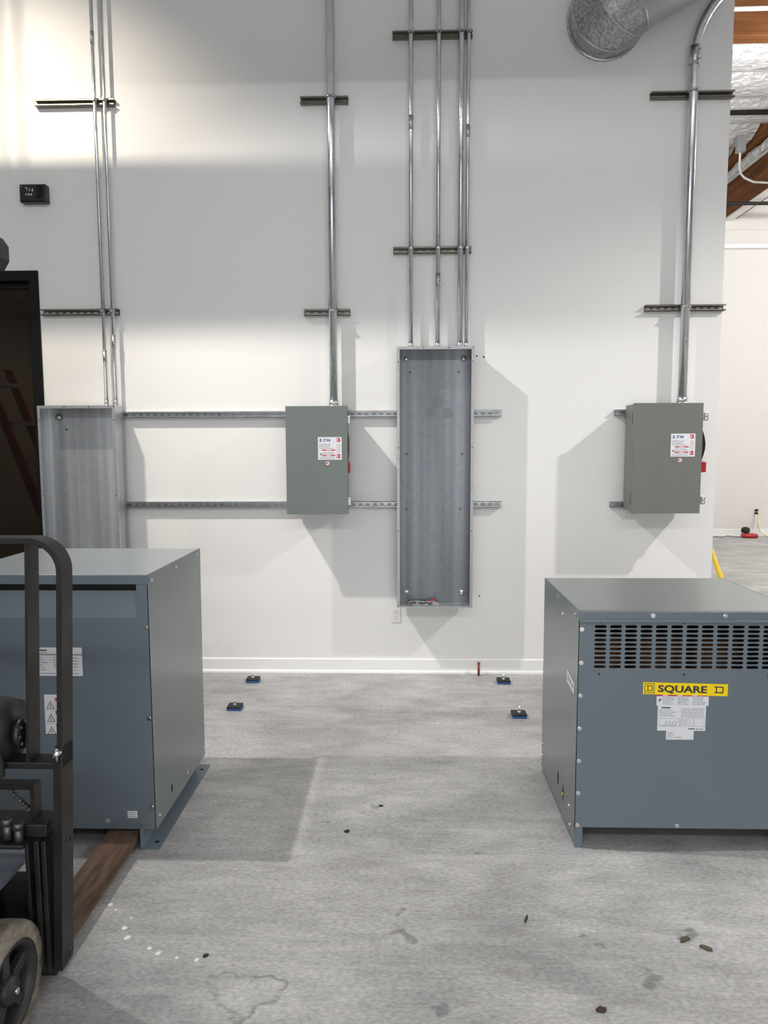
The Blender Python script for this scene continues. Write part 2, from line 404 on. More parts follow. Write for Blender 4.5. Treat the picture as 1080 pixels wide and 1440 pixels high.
# baseboard
bb = MB(); bb.prism([(0, 0), (-.022, 0), (-.020, .012), (-.012, .022), (-.010, .098), (-.006, .103), (0, .103)], 'x', -1.9, WE)
struct(bb.build('baseboard_back', M['trim'], loc=(0, 0, 0)))
bb = MB(); bb.prism([(7.7, 0), (7.68, 0), (7.686, .02), (7.688, .115), (7.7, .12)], 'x', 1.2, 12.2)
struct(bb.build('baseboard_far', M['trim'], loc=(6, 7.7, 0)))
tb = MB(); tb.box(1.2, 12.2, 7.60, 7.7, 4.93, 5.0, bev=.01)
struct(tb.build('trim_far_ledge', M['trim'], loc=(6, 7.7, 4.9)))
tb = MB(); tb.box(1.2, 12.2, 7.685, 7.7, 5.25, 5.262)
struct(tb.build('trim_far_seam', M['room_white'], loc=(6, 7.7, 5.2)))

# glazed door in its black frame
db = MB()
db.box(-2.595, -2.53, -.012, .15, 0, 2.845, bev=.004); db.box(-3.75, -2.595, -.012, .15, 2.775, 2.845, bev=.004); db.box(-3.75, -3.69, -.012, .15, 0, 2.775)
d_ = struct(db.build('door_1', M['black_paint'], loc=(-3.1, 0, 0)))
lf = MB(); lf.box(-2.632, -2.598, .045, .09, 0, 2.77); lf.box(-3.69, -3.60, .045, .09, 0, 2.77); lf.box(-3.60, -2.632, .045, .09, 2.735, 2.77); lf.box(-3.60, -2.632, .045, .09, 0, .25)
lf.build('door_leaf', M['black_paint'], d_)
gb = MB(); gb.box(-3.60, -2.632, .064, .070, .25, 2.735); gb.build('glass_pane', M['glass'], d_)

# ------------------------------------------------------------------ roof of the bay on the right
def foil_bay(xa, xb, label):
    r_ = MB(); vs = []; fs = []; prof = []
    y = 3.65
    while y < 7.66:
        k = 0; edges = [3.40, 4.14, 4.76, 5.47, 6.27, 7.10, 7.95]
        while edges[k + 1] < y: k += 1
        ph = (y - edges[k]) / (edges[k + 1] - edges[k])
        prof.append((y, 6.42 - .15 * math.sin(PI * ph) ** .75)); y += .03
    n = int((xb - xa) / .2) + 1
    xs = [xa + (xb - xa) * k / (n - 1) for k in range(n)]
    for x in xs:
        for (yv, zv) in prof: vs.append((x, yv, zv + random.uniform(-.004, .004)))
    P_ = len(prof)
    for i in range(n - 1):
        for j in range(P_ - 1): fs.append((i * P_ + j, i * P_ + j + 1, (i + 1) * P_ + j + 1, (i + 1) * P_ + j))
    r_._add(vs, fs, M['foil'], True)
    o = tag(r_.build('foil_insulation', M['foil'], loc=((xa + xb) / 2, 5.6, 6.3)), label, 'insulation')
    for ys in (4.47, 5.12, 5.88, 6.7):
        b = MB(); b.box(xa + .02, xb - .02, ys, ys + .008, 6.258, 6.268); b.build('tape_seam', M['cord_w'], o)
    return o
foil_bay(2.0, 5.34, 'silver foil insulation sagging in bands left of the brown beam')
foil_bay(5.69, 12.19, 'silver foil insulation sagging in bands right of the brown beam, up in the corner')
rd = box('ceiling', M['far_wall'], (1.0, 14, .15, 7.85, 6.75, 6.85), loc=(6, 4, 6.75)); struct(rd)

gl = MB(); gl.box(5.46, 5.68, .15, 7.7, 5.44, 5.55, bev=.008); gl.box(5.46, 5.68, .15, 7.7, 5.55, 6.40, bev=.008)
tag(gl.build('roof_beam', M['wood_y'], loc=(5.57, 4, 5.44)), 'deep brown laminated timber beam running away under the roof at right', 'beam')
lg = MB(); lg.box(5.36, 5.459, .3, 7.7, 6.20, 6.42, bev=.006)
tag(lg.build('beam_ledger', M['wood_y'], loc=(5.4, 4, 6.2)), 'brown timber ledger fixed along the top of the deep brown beam', 'ledger')
fs_ = MB(); vs = []; fq = []
for k in range(60):
    yv = .4 + 7.2 * k / 59
    for (dx, zv) in ((5.440, 6.17), (5.415, 6.12), (5.43, 6.05), (5.445, 6.02)): vs.append((dx + random.uniform(-.02, .008), yv, zv + random.uniform(-.018, .018)))
for k in range(59):
    for q in range(3): fq.append((k * 4 + q, k * 4 + q + 1, k * 4 + q + 5, k * 4 + q + 4))
fs_._add(vs, fq, M['foil'], False)
tag(fs_.build('foil_strip', M['foil'], loc=(5.43, 4, 6.02)), 'ragged strip of foil hanging along the side of the brown beam', 'foil strip')
pu = MB(); pu.box(2.2, 5.35, 3.43, 3.60, 6.18, 6.74, bev=.006)
pu.box(2.2, 5.35, 3.43, 3.60, 6.12, 6.18, bev=.004)
tag(pu.build('roof_purlin', M['wood_x'], loc=(4, 3.5, 6.12)), 'brown timber purlin crossing at the very top right corner', 'purlin')

def pipe(name, pts, r, m, label, cat, group=None, seg=12):
    b = MB(); b.tube(pts, r, seg=seg); p = pts[0]
    return tag(b.build(name, M[m], loc=p), label, cat, group)
pipe('sprinkler_pipe', [(2.3, 5.34, 6.13), (5.33, 5.34, 6.14)], .034, 'black_steel', 'black sprinkler pipe crossing below the silver foil', 'pipe', 'black sprinkler pipes')
pipe('sprinkler_pipe', [(2.3, 6.66, 5.35), (12.1, 6.66, 5.37)], .028, 'black_steel', 'lower black sprinkler pipe across the bottom end of the brown beam', 'pipe', 'black sprinkler pipes')
pipe('ceiling_conduit', [(2.3, 2.92, 6.10), (5.34, 2.92, 6.12)], .020, 'outlet', 'thin pale conduit crossing in front of the topmost brown purlin', 'conduit')
pipe('beam_conduit', [(5.43, .3, 5.97), (5.43, 7.6, 5.98)], .024, 'outlet', 'pale conduit running along the flank of the brown beam', 'conduit')
b = MB(); b.box(5.462, 5.60, .3, 7.68, 5.405, 5.4395, bev=.003); tag(b.build('beam_strip', M['outlet'], loc=(5.53, 4, 5.4)), 'white strip along the bottom edge of the brown beam', 'strip')
jb = thing('junction_box', 'small grey junction box under the silver foil with a white wire hanging from it', 'junction box', (5.12, 6.44, 6.05))
MB().box(5.07, 5.19, 6.40, 6.50, 6.04, 6.25, bev=.006).build('box_body', M['duct_grey'], jb)
w = [(5.12, 6.44, 6.04), (5.20, 6.614, 5.887), (5.26, 6.70, 5.82), (5.33, 6.717, 5.763), (5.38, 6.513, 5.627), (5.40, 6.11, 5.474), (5.40, 5.70, 5.33), (5.40, 5.3, 5.2)]
MB().tube(w, .016, seg=8).build('hanging_wire', M['outlet'], jb)

# unseen beam, built further down, is added to shade the band across the wall
# ------------------------------------------------------------------ struts
def strut(name, x0, x1, zc, mkey, label, group, slot=True, y0=0.):
    """slotted 41 mm channel fixed to the wall, open side out"""
    h, d, lip, t = .0205, .041, .009, .0025
    b = MB(); m = M[mkey]
    n = max(1, int(round((x1 - x0) / .0508))); cw = (x1 - x0) / n
    b.slots(x0, zc - h, n, 1, cw, 2 * h, .0143, .0071, y0 - .0025, .0022, m)
    b.box(x0, x1, y0 - d, y0, zc - h, zc - h + t, m); b.box(x0, x1, y0 - d, y0, zc + h - t, zc + h, m)
    for sg in (-1, 1):
        za = zc + sg * h; zb = zc + sg * (h - lip)
        b.box(x0, x1, y0 - d, y0 - d + t, min(za, zb), max(za, zb), m)
        b.box(x0, x1, y0 - d + t, y0 - d + .0075, min(zb, zb + sg * t), max(zb, zb + sg * t), m)
    return tag(b.build(name, m, loc=((x0 + x1) / 2, y0, zc)), label, 'strut channel', group)
G1 = 'short strut channels carrying the conduits'
strut('strut_channel', -2.483, -1.942, 3.935, 'strut', 'upper short strut at far left in the bright patch of wall', G1)
strut('strut_channel', -2.507, -1.967, 2.555, 'strut', 'short strut between the black door frame and the paired conduits', G1)
strut('strut_channel', -.688, -.367, 3.925, 'strut', 'upper short strut crossed by the thick conduit of the left switch', G1)
strut('strut_channel', -.683, -.364, 2.540, 'strut', 'lower short strut crossed by the thick conduit of the left switch', G1)
strut('strut_channel', -.071, .456, 4.325, 'strut', 'topmost strut crossed by four thin conduits', G1)
strut('strut_channel', -.069, .460, 2.947, 'strut', 'lower strut crossed by four thin conduits above the tall open cabinet', G1)
strut('strut_channel', 1.631, 2.172, 3.92, 'strut', 'upper strut at right reaching past the edge of the wall', G1)
strut('strut_channel', 1.636, 2.170, 2.550, 'strut', 'lower strut at right above the right grey switch', G1)
G2 = 'long slotted rails behind the cabinets'
strut('strut_channel', -2.35, .676, 1.850, 'strut_b', 'upper long slotted rail running behind the left switch and the cabinets', G2)
strut('strut_channel', -2.35, .682, 1.219, 'strut_b', 'lower long slotted rail running behind the left switch and the cabinets', G2)
G3 = 'short rails behind the right switch'
strut('strut_channel', 1.452, 1.925, 1.850, 'strut_b', 'short upper rail sticking out left of the right switch', G3)
strut('strut_channel', 1.438, 1.925, 1.216, 'strut_b', 'short lower rail sticking out left of the right switch', G3)

# ------------------------------------------------------------------ conduits
def conduit(x, r, z0, label, straps, couplings=(), top=5.6, path=None, group='conduits on the wall', xt=None):
    y = -.0435 - r
    root = thing('conduit', label, 'conduit', (x, y, z0), group)
    pts = path or [(x, y, z0 + .01), (x if xt is None else xt, y, top)]
    MB().tube(pts, r, seg=20).build('pipe', M['galv'], root)
    # compression connector at the box
    c = MB(); c.cyl((x, y, z0 + .001), (x, y, z0 + .04 + r * .4), r * 1.16, seg=20); c.cyl((x, y, z0 + .002), (x, y, z0 + .014), r * 1.38, seg=8)
    for dz in (.02, .036): c.cyl((x + r * .4, y - r * .9, z0 + dz), (x + r * .5, y - r * 1.45, z0 + dz), .004, seg=8)
    c.build('connector', M['galv_fit'], root)
    for zc in couplings:
        c = MB(); L_ = .03 + r
        c.cyl((x, y, zc - L_), (x, y, zc + L_), r * 1.14, seg=20); c.cyl((x, y, zc - .004), (x, y, zc + .004), r * 1.2, seg=20)
        for s_ in (-.5, .5): c.cyl((x + r * .7, y - r * .8, zc + s_ * L_), (x + r * 1.0, y - r * 1.25, zc + s_ * L_), .0045, seg=8)
        c.build('coupling', M['galv_fit'], root)
    for zs in straps:
        c = MB(); R = r + .003; w = .0075
        poly = [(x + R * math.cos(a), y + R * math.sin(a)) for a in [PI * (1 + k / 14) for k in range(15)]]
        # band over the front half, ears down to the channel
        outer = [(-R - .001, .0)] ; ring = []
        for k in range(17):
            a = PI + PI * k / 16; ring.append((R * math.cos(a), R * math.sin(a)))
        ring = [(-R, r - .002)] + ring + [(R, r - .002)]
        ring2 = [(u * (1 + .0022 / R), v * (1 + .0022 / R) if v < 0 else v) for u, v in ring]
        n_ = len(ring)
        for k in range(n_ - 1):
            (a0, b0), (a1, b1) = ring[k], ring[k + 1]; (c0, d0), (c1, d1) = ring2[k], ring2[k + 1]
            lo, hi = zs - w, zs + w
            q = [(x + a0, y + b0), (x + a1, y + b1), (x + c1, y + d1), (x + c0, y + d0)]
            c.prism(q, 'z', lo, hi, smooth=False)
        # clamping screw at the crown of the strap
        c.box(x + R * .2, x + R * .2 + .004, y - R - .016, y - R * .9, zs - w, zs + w); c.box(x - R * .3, x - R * .3 + .004, y - R - .016, y - R * .9, zs - w, zs + w)
        c.cyl((x - R * .3 - .008, y - R - .010, zs), (x + R * .2 + .012, y - R - .010, zs), .004, seg=8)
        c.build('strap_clamp', M['galv_fit'], root)
    return root
P1T, P2T, DT = 1.908, 2.285, 1.893
S1, S2 = (3.935, 2.555), (3.925, 2.540)
conduit(-2.064, .0117, P1T, 'thin conduit at far left, left one of the pair into the left cabinet', S1, (4.33, 2.25))
conduit(-1.998, .0117, P1T, 'thin conduit at far left, right one of the pair into the left cabinet', S1, (4.68, 2.35))
conduit(-.480, .0279, DT, 'thick conduit rising from the top of the left grey switch', S2, ())
S3 = (4.325, 2.947)
conduit(.050, .0147, P2T, 'leftmost of four thin conduits rising from the tall open cabinet', S3, (3.76,))
conduit(.233, .0147, P2T, 'second from left of four conduits rising from the tall open cabinet', S3, (2.74,))
conduit(.382, .0180, P2T, 'third from left, thickest of four conduits above the tall open cabinet', S3, (4.62,))
conduit(.428, .0125, P2T, 'rightmost of four conduits rising from the tall open cabinet', S3, (3.7,))
xr, rr = 1.888, .0290
yr = -.0435 - rr
arc = [(xr, yr, 1.91), (xr, yr, 4.12)]
R = .55
for k in range(1, 15):
    a = math.radians(60) * k / 14; arc.append((xr + R * (1 - math.cos(a)), yr, 4.12 + R * math.sin(a)))
e = Vector(arc[-1]); dr = (Vector(arc[-1]) - Vector(arc[-2])).normalized()
arc.append(tuple(e + dr * .6))
conduit(xr, rr, 1.903, 'thick conduit from the right grey switch, bent towards the right at its top', (3.92, 2.550), (4.14,), path=arc)

# ------------------------------------------------------------------ open galvanized cabinets
def cabinet(label, x0, x1, z0, z1, yb, yf, mkey, extra):
    root = thing('open_cabinet', label, 'cabinet', ((x0 + x1) / 2, yb, z0), 'open galvanized panelboard cabinets')
    t = .0022; m = M[mkey]; fl = .019
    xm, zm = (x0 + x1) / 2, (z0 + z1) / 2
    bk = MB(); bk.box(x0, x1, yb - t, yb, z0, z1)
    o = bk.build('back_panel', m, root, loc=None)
    # shift mesh origin to the middle so the smudges sit in object space
    off = Vector((0, 0, (z1 - z0) * .55)); o.data.transform(Matrix.Translation(-off)); o.location = off
    MB().box(x0, x0 + t, yf, yb - t, z0, z1).build('side_panel', M['sheet'], root)
    MB().box(x1 - t, x1, yf, yb - t, z0, z1).build('side_panel', M['sheet'], root)
    MB().box(x0 + t, x1 - t, yf, yb - t, z1 - t, z1).build('top_panel', M['sheet'], root)
    MB().box(x0 + t, x1 - t, yf, yb - t, z0, z0 + t).build('bottom_panel', M['sheet'], root)
    g = MB()
    g.box(x0, x0 + fl, yf - t, yf, z0, z1, M['flange']); g.box(x1 - fl, x1, yf - t, yf, z0, z1, M['flange'])
    g.box(x0 + fl, x1 - fl, yf - t, yf, z1 - fl, z1, M['flange']); g.box(x0 + fl, x1 - fl, yf - t, yf, z0, z0 + fl * .55, M['flange'])
    for (hx, hz) in [(x0 + fl * .5, z1 - .10), (x1 - fl * .5, z1 - .10), (x0 + fl * .5, z0 + (z1 - z0) * .62), (x1 - fl * .5, z0 + (z1 - z0) * .62), (x0 + fl * .5, z0 + (z1 - z0) * .3), (x1 - fl * .5, z0 + (z1 - z0) * .3), (xm - .08, z1 - .009), (xm + .09, z1 - .009), (x0 + .006, z0 + .01), (x1 - .006, z1 - .008)]:
        g.disc((hx, yf - t - .0004, hz), .0042, 'y', M['dark'], 12)
    g.build('front_flange', M['flange'], root)
    for (bx, bz) in extra['bolts']:
        b = MB(); p = Vector((bx, yb - t, bz)); b.cyl(p, p + Vector((0, -.003, 0)), .025, M['strut'], 24); b.lathe([(.0185, -.003), (.0175, -.008), (.012, -.013), (.005, -.0155), (0, -.016)], p, 'y', M['bolt'], 20)
        b.build('bolt', M['bolt'], root)
    for (bx, bz) in extra['studs']:
        b = MB(); p = Vector((bx, yb - t, bz)); b.cyl(p, p + Vector((0, -.006, 0)), .006, seg=10); b.build('stud', M['ink'], root)
    return root
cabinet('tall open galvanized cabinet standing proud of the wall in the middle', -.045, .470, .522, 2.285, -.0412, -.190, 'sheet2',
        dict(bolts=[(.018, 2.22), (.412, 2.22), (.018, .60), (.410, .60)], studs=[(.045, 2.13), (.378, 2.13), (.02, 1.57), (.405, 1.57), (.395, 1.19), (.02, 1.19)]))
cabinet('open galvanized cabinet behind the left transformer, beside the dark door', -2.487, -1.955, .30, 1.908, -.0412, -.190, 'sheet',
        dict(bolts=[(-2.41, 1.835), (-2.03, .40)], studs=[(-2.36, 1.75), (-2.0, 1.75)]))
# plastic packet of small hardware at the bottom of the tall cabinet
pk = thing('hardware_packet', 'small clear packet of red and dark hardware lying in the bottom of the tall cabinet', 'packet', (.13, -.11, .5245))
b = MB(); pts = []
b.prism([(.02, .526), (.035, .540), (.09, .548), (.14, .540), (.20, .546), (.245, .532), (.25, .526)], 'y', -.15, -.07, smooth=False); b.build('packet_film', M['cord_w'], pk)
b = MB()
for k in range(7): b.cyl((.04 + k * .022, -.155 + .01 * (k % 3), .537 + .008 * (k % 2)), (.065 + k * .022, -.15, .545), .005, seg=8)
b.build('screws', M['ink'], pk)
b = MB(); b.cyl((.175, -.13, .556), (.225, -.11, .562), .006, seg=10); b.build('red_driver_tip', M['red_grip'], pk)

# ------------------------------------------------------------------ safety switches
def text_rows(b, x0, x1, z0, z1, n, y, m, fill=.8, h=.45, seed=1):
    rnd = random.Random(seed); dz = (z1 - z0) / n
    for k in range(n):
        z = z1 - (k + .75) * dz; x = x0; end = x0 + (x1 - x0) * rnd.uniform(fill, 1)
        while x < end:
            w = min(rnd.uniform(.004, .016), end - x)
            b.quad((x, y, z), (x + w, y, z), (x + w, y, z + dz * h), (x, y, z + dz * h), m); x += w + .0022
def switch(label, x0, x1, z0, z1, yb, yf, mkey, lx, lz, side_handle):
    root = thing('safety_switch', label, 'switch box', ((x0 + x1) / 2, yb, z0), 'grey safety switches on the wall')
    m = M[mkey]; inset = .012
    b = MB(); b.box(x0 + inset, x1 - inset, yf + .022, yb, z0 + .008, z1 - .004, bev=.004); b.build('body', m, root)
    b = MB(); b.box(x0, x1, yf, yf + .004, z0, z1, bev=.0015)
    b.box(x0, x0 + .003, yf + .004, yf + .024, z0, z1); b.box(x1 - .003, x1, yf + .004, yf + .024, z0, z1)
    b.box(x0 + .003, x1 - .003, yf + .004, yf + .024, z1 - .003, z1); b.box(x0 + .003, x1 - .003, yf + .004, yf + .024, z0, z0 + .003)
    door = b.build('door', m, root)
    for zc in (z0 + (z1 - z0) * .13, z0 + (z1 - z0) * .87):
        b = MB(); b.cyl((x0 + .006, yf + .034, zc - .04), (x0 + .006, yf + .034, zc + .04), .006, seg=10); b.box(x0 + .004, x0 + .013, yf + .03, yf + .05, zc - .038, zc + .038)
        b.build('hinge', M['ink'], root)
    for zc in (z0 + .085, z1 - .088):
        b = MB(); X = x1 - inset; e_ = .040 * side_handle + .012
        b.box(X, X + e_, yf + .030, yf + .044, zc - .027, zc + .027, M['galv_fit'], bev=.002)
        for dz in (-.012, .012): b.box(X + e_ - .020, X + e_ - .008, yf + .0285, yf + .030, zc + dz - .007, zc + dz + .007, M['outlet'])
        b.build('latch', M['galv_fit'], root)
    # operating handle on the right flank
    X = x1 - .004; ym = yf + .040; k_ = side_handle
    b = MB()
    zz = [1.735, 1.715, 1.68, 1.64, 1.60, 1.565, 1.535, 1.515, 1.49]
    ox = [.004, .016, .026, .032, .031, .024, .016, .012, .010]
    poly = [(X + o_ * k_, z) for o_, z in zip(ox, zz)] + [(X - .008, zz[-1]), (X - .008, zz[0])]
    b.prism(poly, 'y', ym - .012, ym + .016); b.build('handle', M['black_gloss'], root)
    b = MB(); b.box(X - .002, X + .042 * k_, ym - .016, ym + .02, 1.447, 1.520, bev=.008); b.build('handle_grip', M['red_grip'], root)
    # data plate
    W, H = .158, .150; b = MB(); b.flat = True
    y = yf - .0008
    b.box(lx, lx + W, y, yf, lz - H, lz, M['white'])
    y2 = y - .0004
    tx = lx + .010; tz = lz - .030; s_ = .026
    b.text('E', s_, (tx, y2, tz), M['blue'], 1.0, .0012, shear=.1)
    b._add([(tx + .0205, y2, tz), (tx + .0285, y2, tz), (tx + .0255, y2, tz + .009)], [(0, 1, 2)], M['blue'])
    b.text('T', s_, (tx + .026, y2, tz), M['blue'], 1.0, .0012, shear=.1)
    b.quad((tx + .0435, y2, tz + .006), (tx + .0495, y2, tz + .006), (tx + .0505, y2, tz + .012), (tx + .0445, y2, tz + .012), M['blue'])
    b.text('N', s_, (tx + .050, y2, tz), M['blue'], 1.0, .0012, shear=.1)
    for (a, c) in ((.006, .032), (.112, .140)): 
        b.quad((lx + .125, y2, lz - c), (lx + .147, y2, lz - c), (lx + .147, y2, lz - a), (lx + .125, y2, lz - a), M['red'])
        b.quad((lx + .129, y2 - .0003, lz - c + .006), (lx + .135, y2 - .0003, lz - c + .006), (lx + .135, y2 - .0003, lz - a - .006), (lx + .129, y2 - .0003, lz - a - .006), M['white'])
    for c in (.060, .088): b.disc((lx + .136, y2, lz - c), .011, 'y', M['red'], 20, .0088)
    for c in (.082, .118): 
        b.quad((lx + .026, y2, lz - c - .008), (lx + .116, y2, lz - c - .008), (lx + .116, y2, lz - c), (lx + .026, y2, lz - c), M['red'])
        b.quad((lx + .055, y2 - .0003, lz - c - .006), (lx + .086, y2 - .0003, lz - c - .006), (lx + .086, y2 - .0003, lz - c - .002), (lx + .055, y2 - .0003, lz - c - .002), M['white'])
    b._add([(lx + .010, y2, lz - .110), (lx + .020, y2, lz - .124), (lx + .022, y2, lz - .106)], [(0, 1, 2)], M['ink'])
    text_rows(b, lx + .008, lx + .115, lz - .078, lz - .042, 5, y2, M['inkgrey'], .6, .4, 3)
    text_rows(b, lx + .026, lx + .116, lz - .116, lz - .096, 2, y2, M['inkgrey'], .8, .4, 4)
    text_rows(b, lx + .008, lx + .116, lz - .146, lz - .130, 2, y2, M['inkgrey'], .9, .4, 5)
    o = b.build('warning_label', M['white'], door); o['label'] = 'white label with blue maker name and red bars'
    b = MB(); b.flat = True; cx, cz = lx + .063, lz - .173
    b.cyl((cx, yf - .0008, cz), (cx, yf, cz), .0155, M['white'], 24); b.disc((cx, yf - .0012, cz), .0155, 'y', M['red'], 24, .0125)
    b.quad((cx - .009, yf - .0013, cz - .003), (cx + .004, yf - .0013, cz - .003), (cx + .004, yf - .0013, cz + .004), (cx - .009, yf - .0013, cz + .004), M['ink'])
    b.build('round_sticker', M['white'], door)
    return root
switch('greenish grey safety switch hung on the two long rails left of centre', -.784, -.372, 1.174, 1.893, -.0412, -.262, 'e_grey', -.569, 1.688, .42)
switch('grey safety switch near the right end of the wall', 1.508, 1.956, 1.177, 1.902, -.0412, -.262, 'e_grey2', 1.752, 1.702, 1.15)

# ------------------------------------------------------------------ right transformer
tr = thing('transformer', 'grey floor transformer at right with yellow maker strip and slotted vents', 'transformer', (1.12, -1.87, 0), 'grey floor transformers')
X0, X1, YF, YB, ZT = .692, 1.556, -2.222, -1.535, .985
b = MB(); b.box(X0 + .003, X1 - .003, YF + .0, YB, .945, ZT - .0, bev=.003); b.build('lid', M['t_top'], tr)
b = MB(); b.box(X0, X1, YF - .012, YF - .001, .945, ZT - .002, bev=.002); b.box(X0, X1, YF - .020, YF - .012, .941, .951, bev=.002)
b.build('lid_lip', M['t_grey'], tr)
for sx in (.977, 1.257): screw(tr, (sx, YF - .012, .968), 'y', -1)
for sgn, X in ((-1, X0), (1, X1)):
    b = MB(); b.prism([(YF, .03), (YF, ZT), (YB, ZT), (YB, .03)], 'x', X, X + .003 * -sgn)
    o = b.build('side_panel', M['t_side'], tr)
    if sgn == -1:
        k = MB(); k.flat = True
        k.quad((X - .001, -2.045, .690), (X - .001, -2.172, .690 - .018), (X - .001, -2.172, .625), (X - .001, -2.045, .640), M['white']); 
        for q in range(3): k.quad((X - .0015, -2.06 - q * .035, .675 - q * .006), (X - .0015, -2.085 - q * .035, .671 - q * .006), (X - .0015, -2.085 - q * .035, .648 - q * .003), (X - .0015, -2.06 - q * .035, .650 - q * .003), M['inkgrey'])
        k.build('side_label', M['white'], o)
        for (yy_, zz_) in ((-1.912, .146), (-2.013, .128)):
            k = MB(); k.flat = True
            k._add([(X - .0008, yy_ + .011 * math.cos(a), zz_ + .034 * math.sin(a)) for a in [2 * PI * i / 16 for i in range(16)]], [tuple(range(16))], M['dark'])
            k.build('cable_slot', M['dark'], o)
        k = MB(); k.cyl((X + .001, -2.013, .123), (X - .002, -2.013, .123), .006, seg=8); k.build('yellow_plug', M['yellow'], o)
        for (yy_, zz_) in [(-1.56, .955), (-1.85, .957), (-2.17, .957), (-1.95, .905), (-1.575, .16), (-1.575, .10), (-2.13, .13), (-2.15, .06)]: screw(tr, (X, yy_, zz_), 'x', -1, .007)
# front panel with pierced vents
b = MB(); y = YF; zt, z0_ = .945, .088
nx, nz, cw, ch = 12, 10, .0598, .01805
gx0, gz1 = .7485, .929; gx1, gz0 = gx0 + nx * cw, gz1 - nz * ch
b.slots(gx0, gz0, nx, nz, cw, ch, .0235, .0062, y, .004)
b.quad((X0, y, gz0), (gx0, y, gz0), (gx0, y, gz1), (X0, y, gz1)); b.quad((gx1, y, gz0), (X1, y, gz0), (X1, y, gz1), (gx1, y, gz1))
b.quad((X0, y, gz1), (X1, y, gz1), (X1, y, zt), (X0, y, zt)); b.quad((X0, y, z0_), (X1, y, z0_), (X1, y, gz0), (X0, y, gz0))
b.box(X0, X1, y + .0005, y + .02, z0_, z0_ + .003)
for (hx, hz) in [(.776, .727), (1.11, .727), (1.44, .727), (.776, .938), (1.105, .937), (1.44, .937)]: b.disc((hx, y - .0006, hz), .0045, 'y', M['dark'], 10)
fp = b.build('front_panel', M['t_grey'], tr)
for sz in (.909, .773, .639, .504, .368, .233, .098):
    screw(tr, (.7045, YF, sz), 'y', -1, .0072); screw(tr, (X1 - .0125, YF, sz), 'y', -1, .0072)
screw(tr, (1.105, YF, .099), 'y', -1, .0072)
b = MB(); b.box(X0 + .003, X1 - .003, YB - .003, YB, .09, .945); b.build('rear_panel', M['t_side'], tr)
b = MB(); b.box(X0 + .01, X1 - .01, YB - .07, YB - .004, .30, .94); b.box(X0 + .03, X1 - .03, YF + .05, YB - .08, .10, .30); b.build('dark_core', M['dark'], tr)
for cx in (.87, 1.12, 1.37):
    b = MB(); b.lathe([(0, .30), (.115, .30), (.115, .80), (0, .80)], (cx, -1.87, 0), 'z', seg=24); b.build('coil', M['copper'], tr)
for X in (X0, X1 - .034):
    b = MB(); 
    b.box(X + .004, X + .034, YF + .002, YF + .006, .0, .088); b.box(X + .004, X + .008, YF + .006, YB, 0, .10); b.box(X + .008, X + .034, YF + .006, YB, 0, .004)
    b.build('foot', M['t_grey'], tr)
# maker strip
b = MB(); b.flat = True; ys = YF - .0012; yt = ys - .0006
sl = -.0070 / .332                # sits very slightly off level
def yq(x0, x1, z0, z1, m, yv=None):
    yv = yt if yv is None else yv
    g = lambda x: sl * (x - .951)
    b.quad((x0, yv, z0 + g(x0)), (x1, yv, z0 + g(x1)), (x1, yv, z1 + g(x1)), (x0, yv, z1 + g(x0)), m)
yq(.951, 1.284, .647, .696, M['yellow'], ys)
# boxed D emblem, drawn in strokes
def strokes(segs, m): 
    for s_ in segs: yq(*s_, m)
def slab_d(x, z, w, h, t, m):
    strokes([(x, x + w * .82, z, z + t), (x, x + w * .82, z + h - t, z + h), (x + w * .16, x + w * .16 + t, z + t, z + h - t)], m)
    prev = None
    for k in range(9):
        a = -PI / 2 + PI * k / 8
        def pt(r_): 
            ex = abs(math.cos(a)) ** .45 * (1 if math.cos(a) >= 0 else -1); ez = abs(math.sin(a)) ** .45 * (1 if math.sin(a) >= 0 else -1)
            px_, pz_ = x + w * .70 + (w * .30 - (t - r_)) * ex, z + h / 2 + (h / 2 - (t - r_)) * ez
            return (px_, yt, pz_ + sl * (px_ - .951))
        cur = (pt(0), pt(t))
        if prev: b.quad(prev[0], prev[1], cur[1], cur[0], m)
        prev = cur
x, z = .957, .652
strokes([(x, x + .039, z, z + .0024), (x, x + .039, z + .0366, z + .039), (x, x + .0024, z, z + .039), (x + .0366, x + .039, z, z + .039)], M['ink'])
slab_d(.9645, .6605, .0245, .0225, .0032, M['ink'])
slab_d(1.231, .6585, .0365, .0275, .0046, M['ink'])
cur = 1.008
mark = len(b.bm.verts)
b.bm.verts.ensure_lookup_table()
b.text('SQUARE', .0385, (cur, yt, .6585), M['ink'], 1.38, .0013)
b.bm.verts.ensure_lookup_table()
vv = [b.bm.verts[i] for i in range(mark, len(b.bm.verts))]
mnx, mxx = min(v.co.x for v in vv), max(v.co.x for v in vv)
for v in vv:
    v.co.x = 1.010 + (v.co.x - mnx) / (mxx - mnx) * .193
    v.co.z += sl * (v.co.x - .951)
o = b.build('maker_strip', M['yellow'], fp); o['label'] = 'yellow strip with black lettering'
b = MB(); b.flat = True; ys = YF - .0006; yt = ys - .0005
def lq(x0, x1, z0, z1, m, yv): b.quad((x0, yv, z0), (x1, yv, z0), (x1, yv, z1), (x0, yv, z1), m)
lq(1.006, 1.211, .600, .646, M['white'], ys); lq(1.006, 1.211, .6385, .647, M['red'], yt)
lq(1.012, 1.202, .497, .600, M['white'], ys); lq(1.048, 1.157, .460, .497, M['white'], ys)
for k in range(3): lq(1.030 + .058 * k, 1.050 + .058 * k, .6405, .645, M['white'], yt - .0003)
for k, sd in enumerate((11, 12, 13)): text_rows(b, 1.030 + .059 * k, 1.084 + .059 * k, .604, .636, 5, yt, M['inkgrey'], .7, .4, sd)
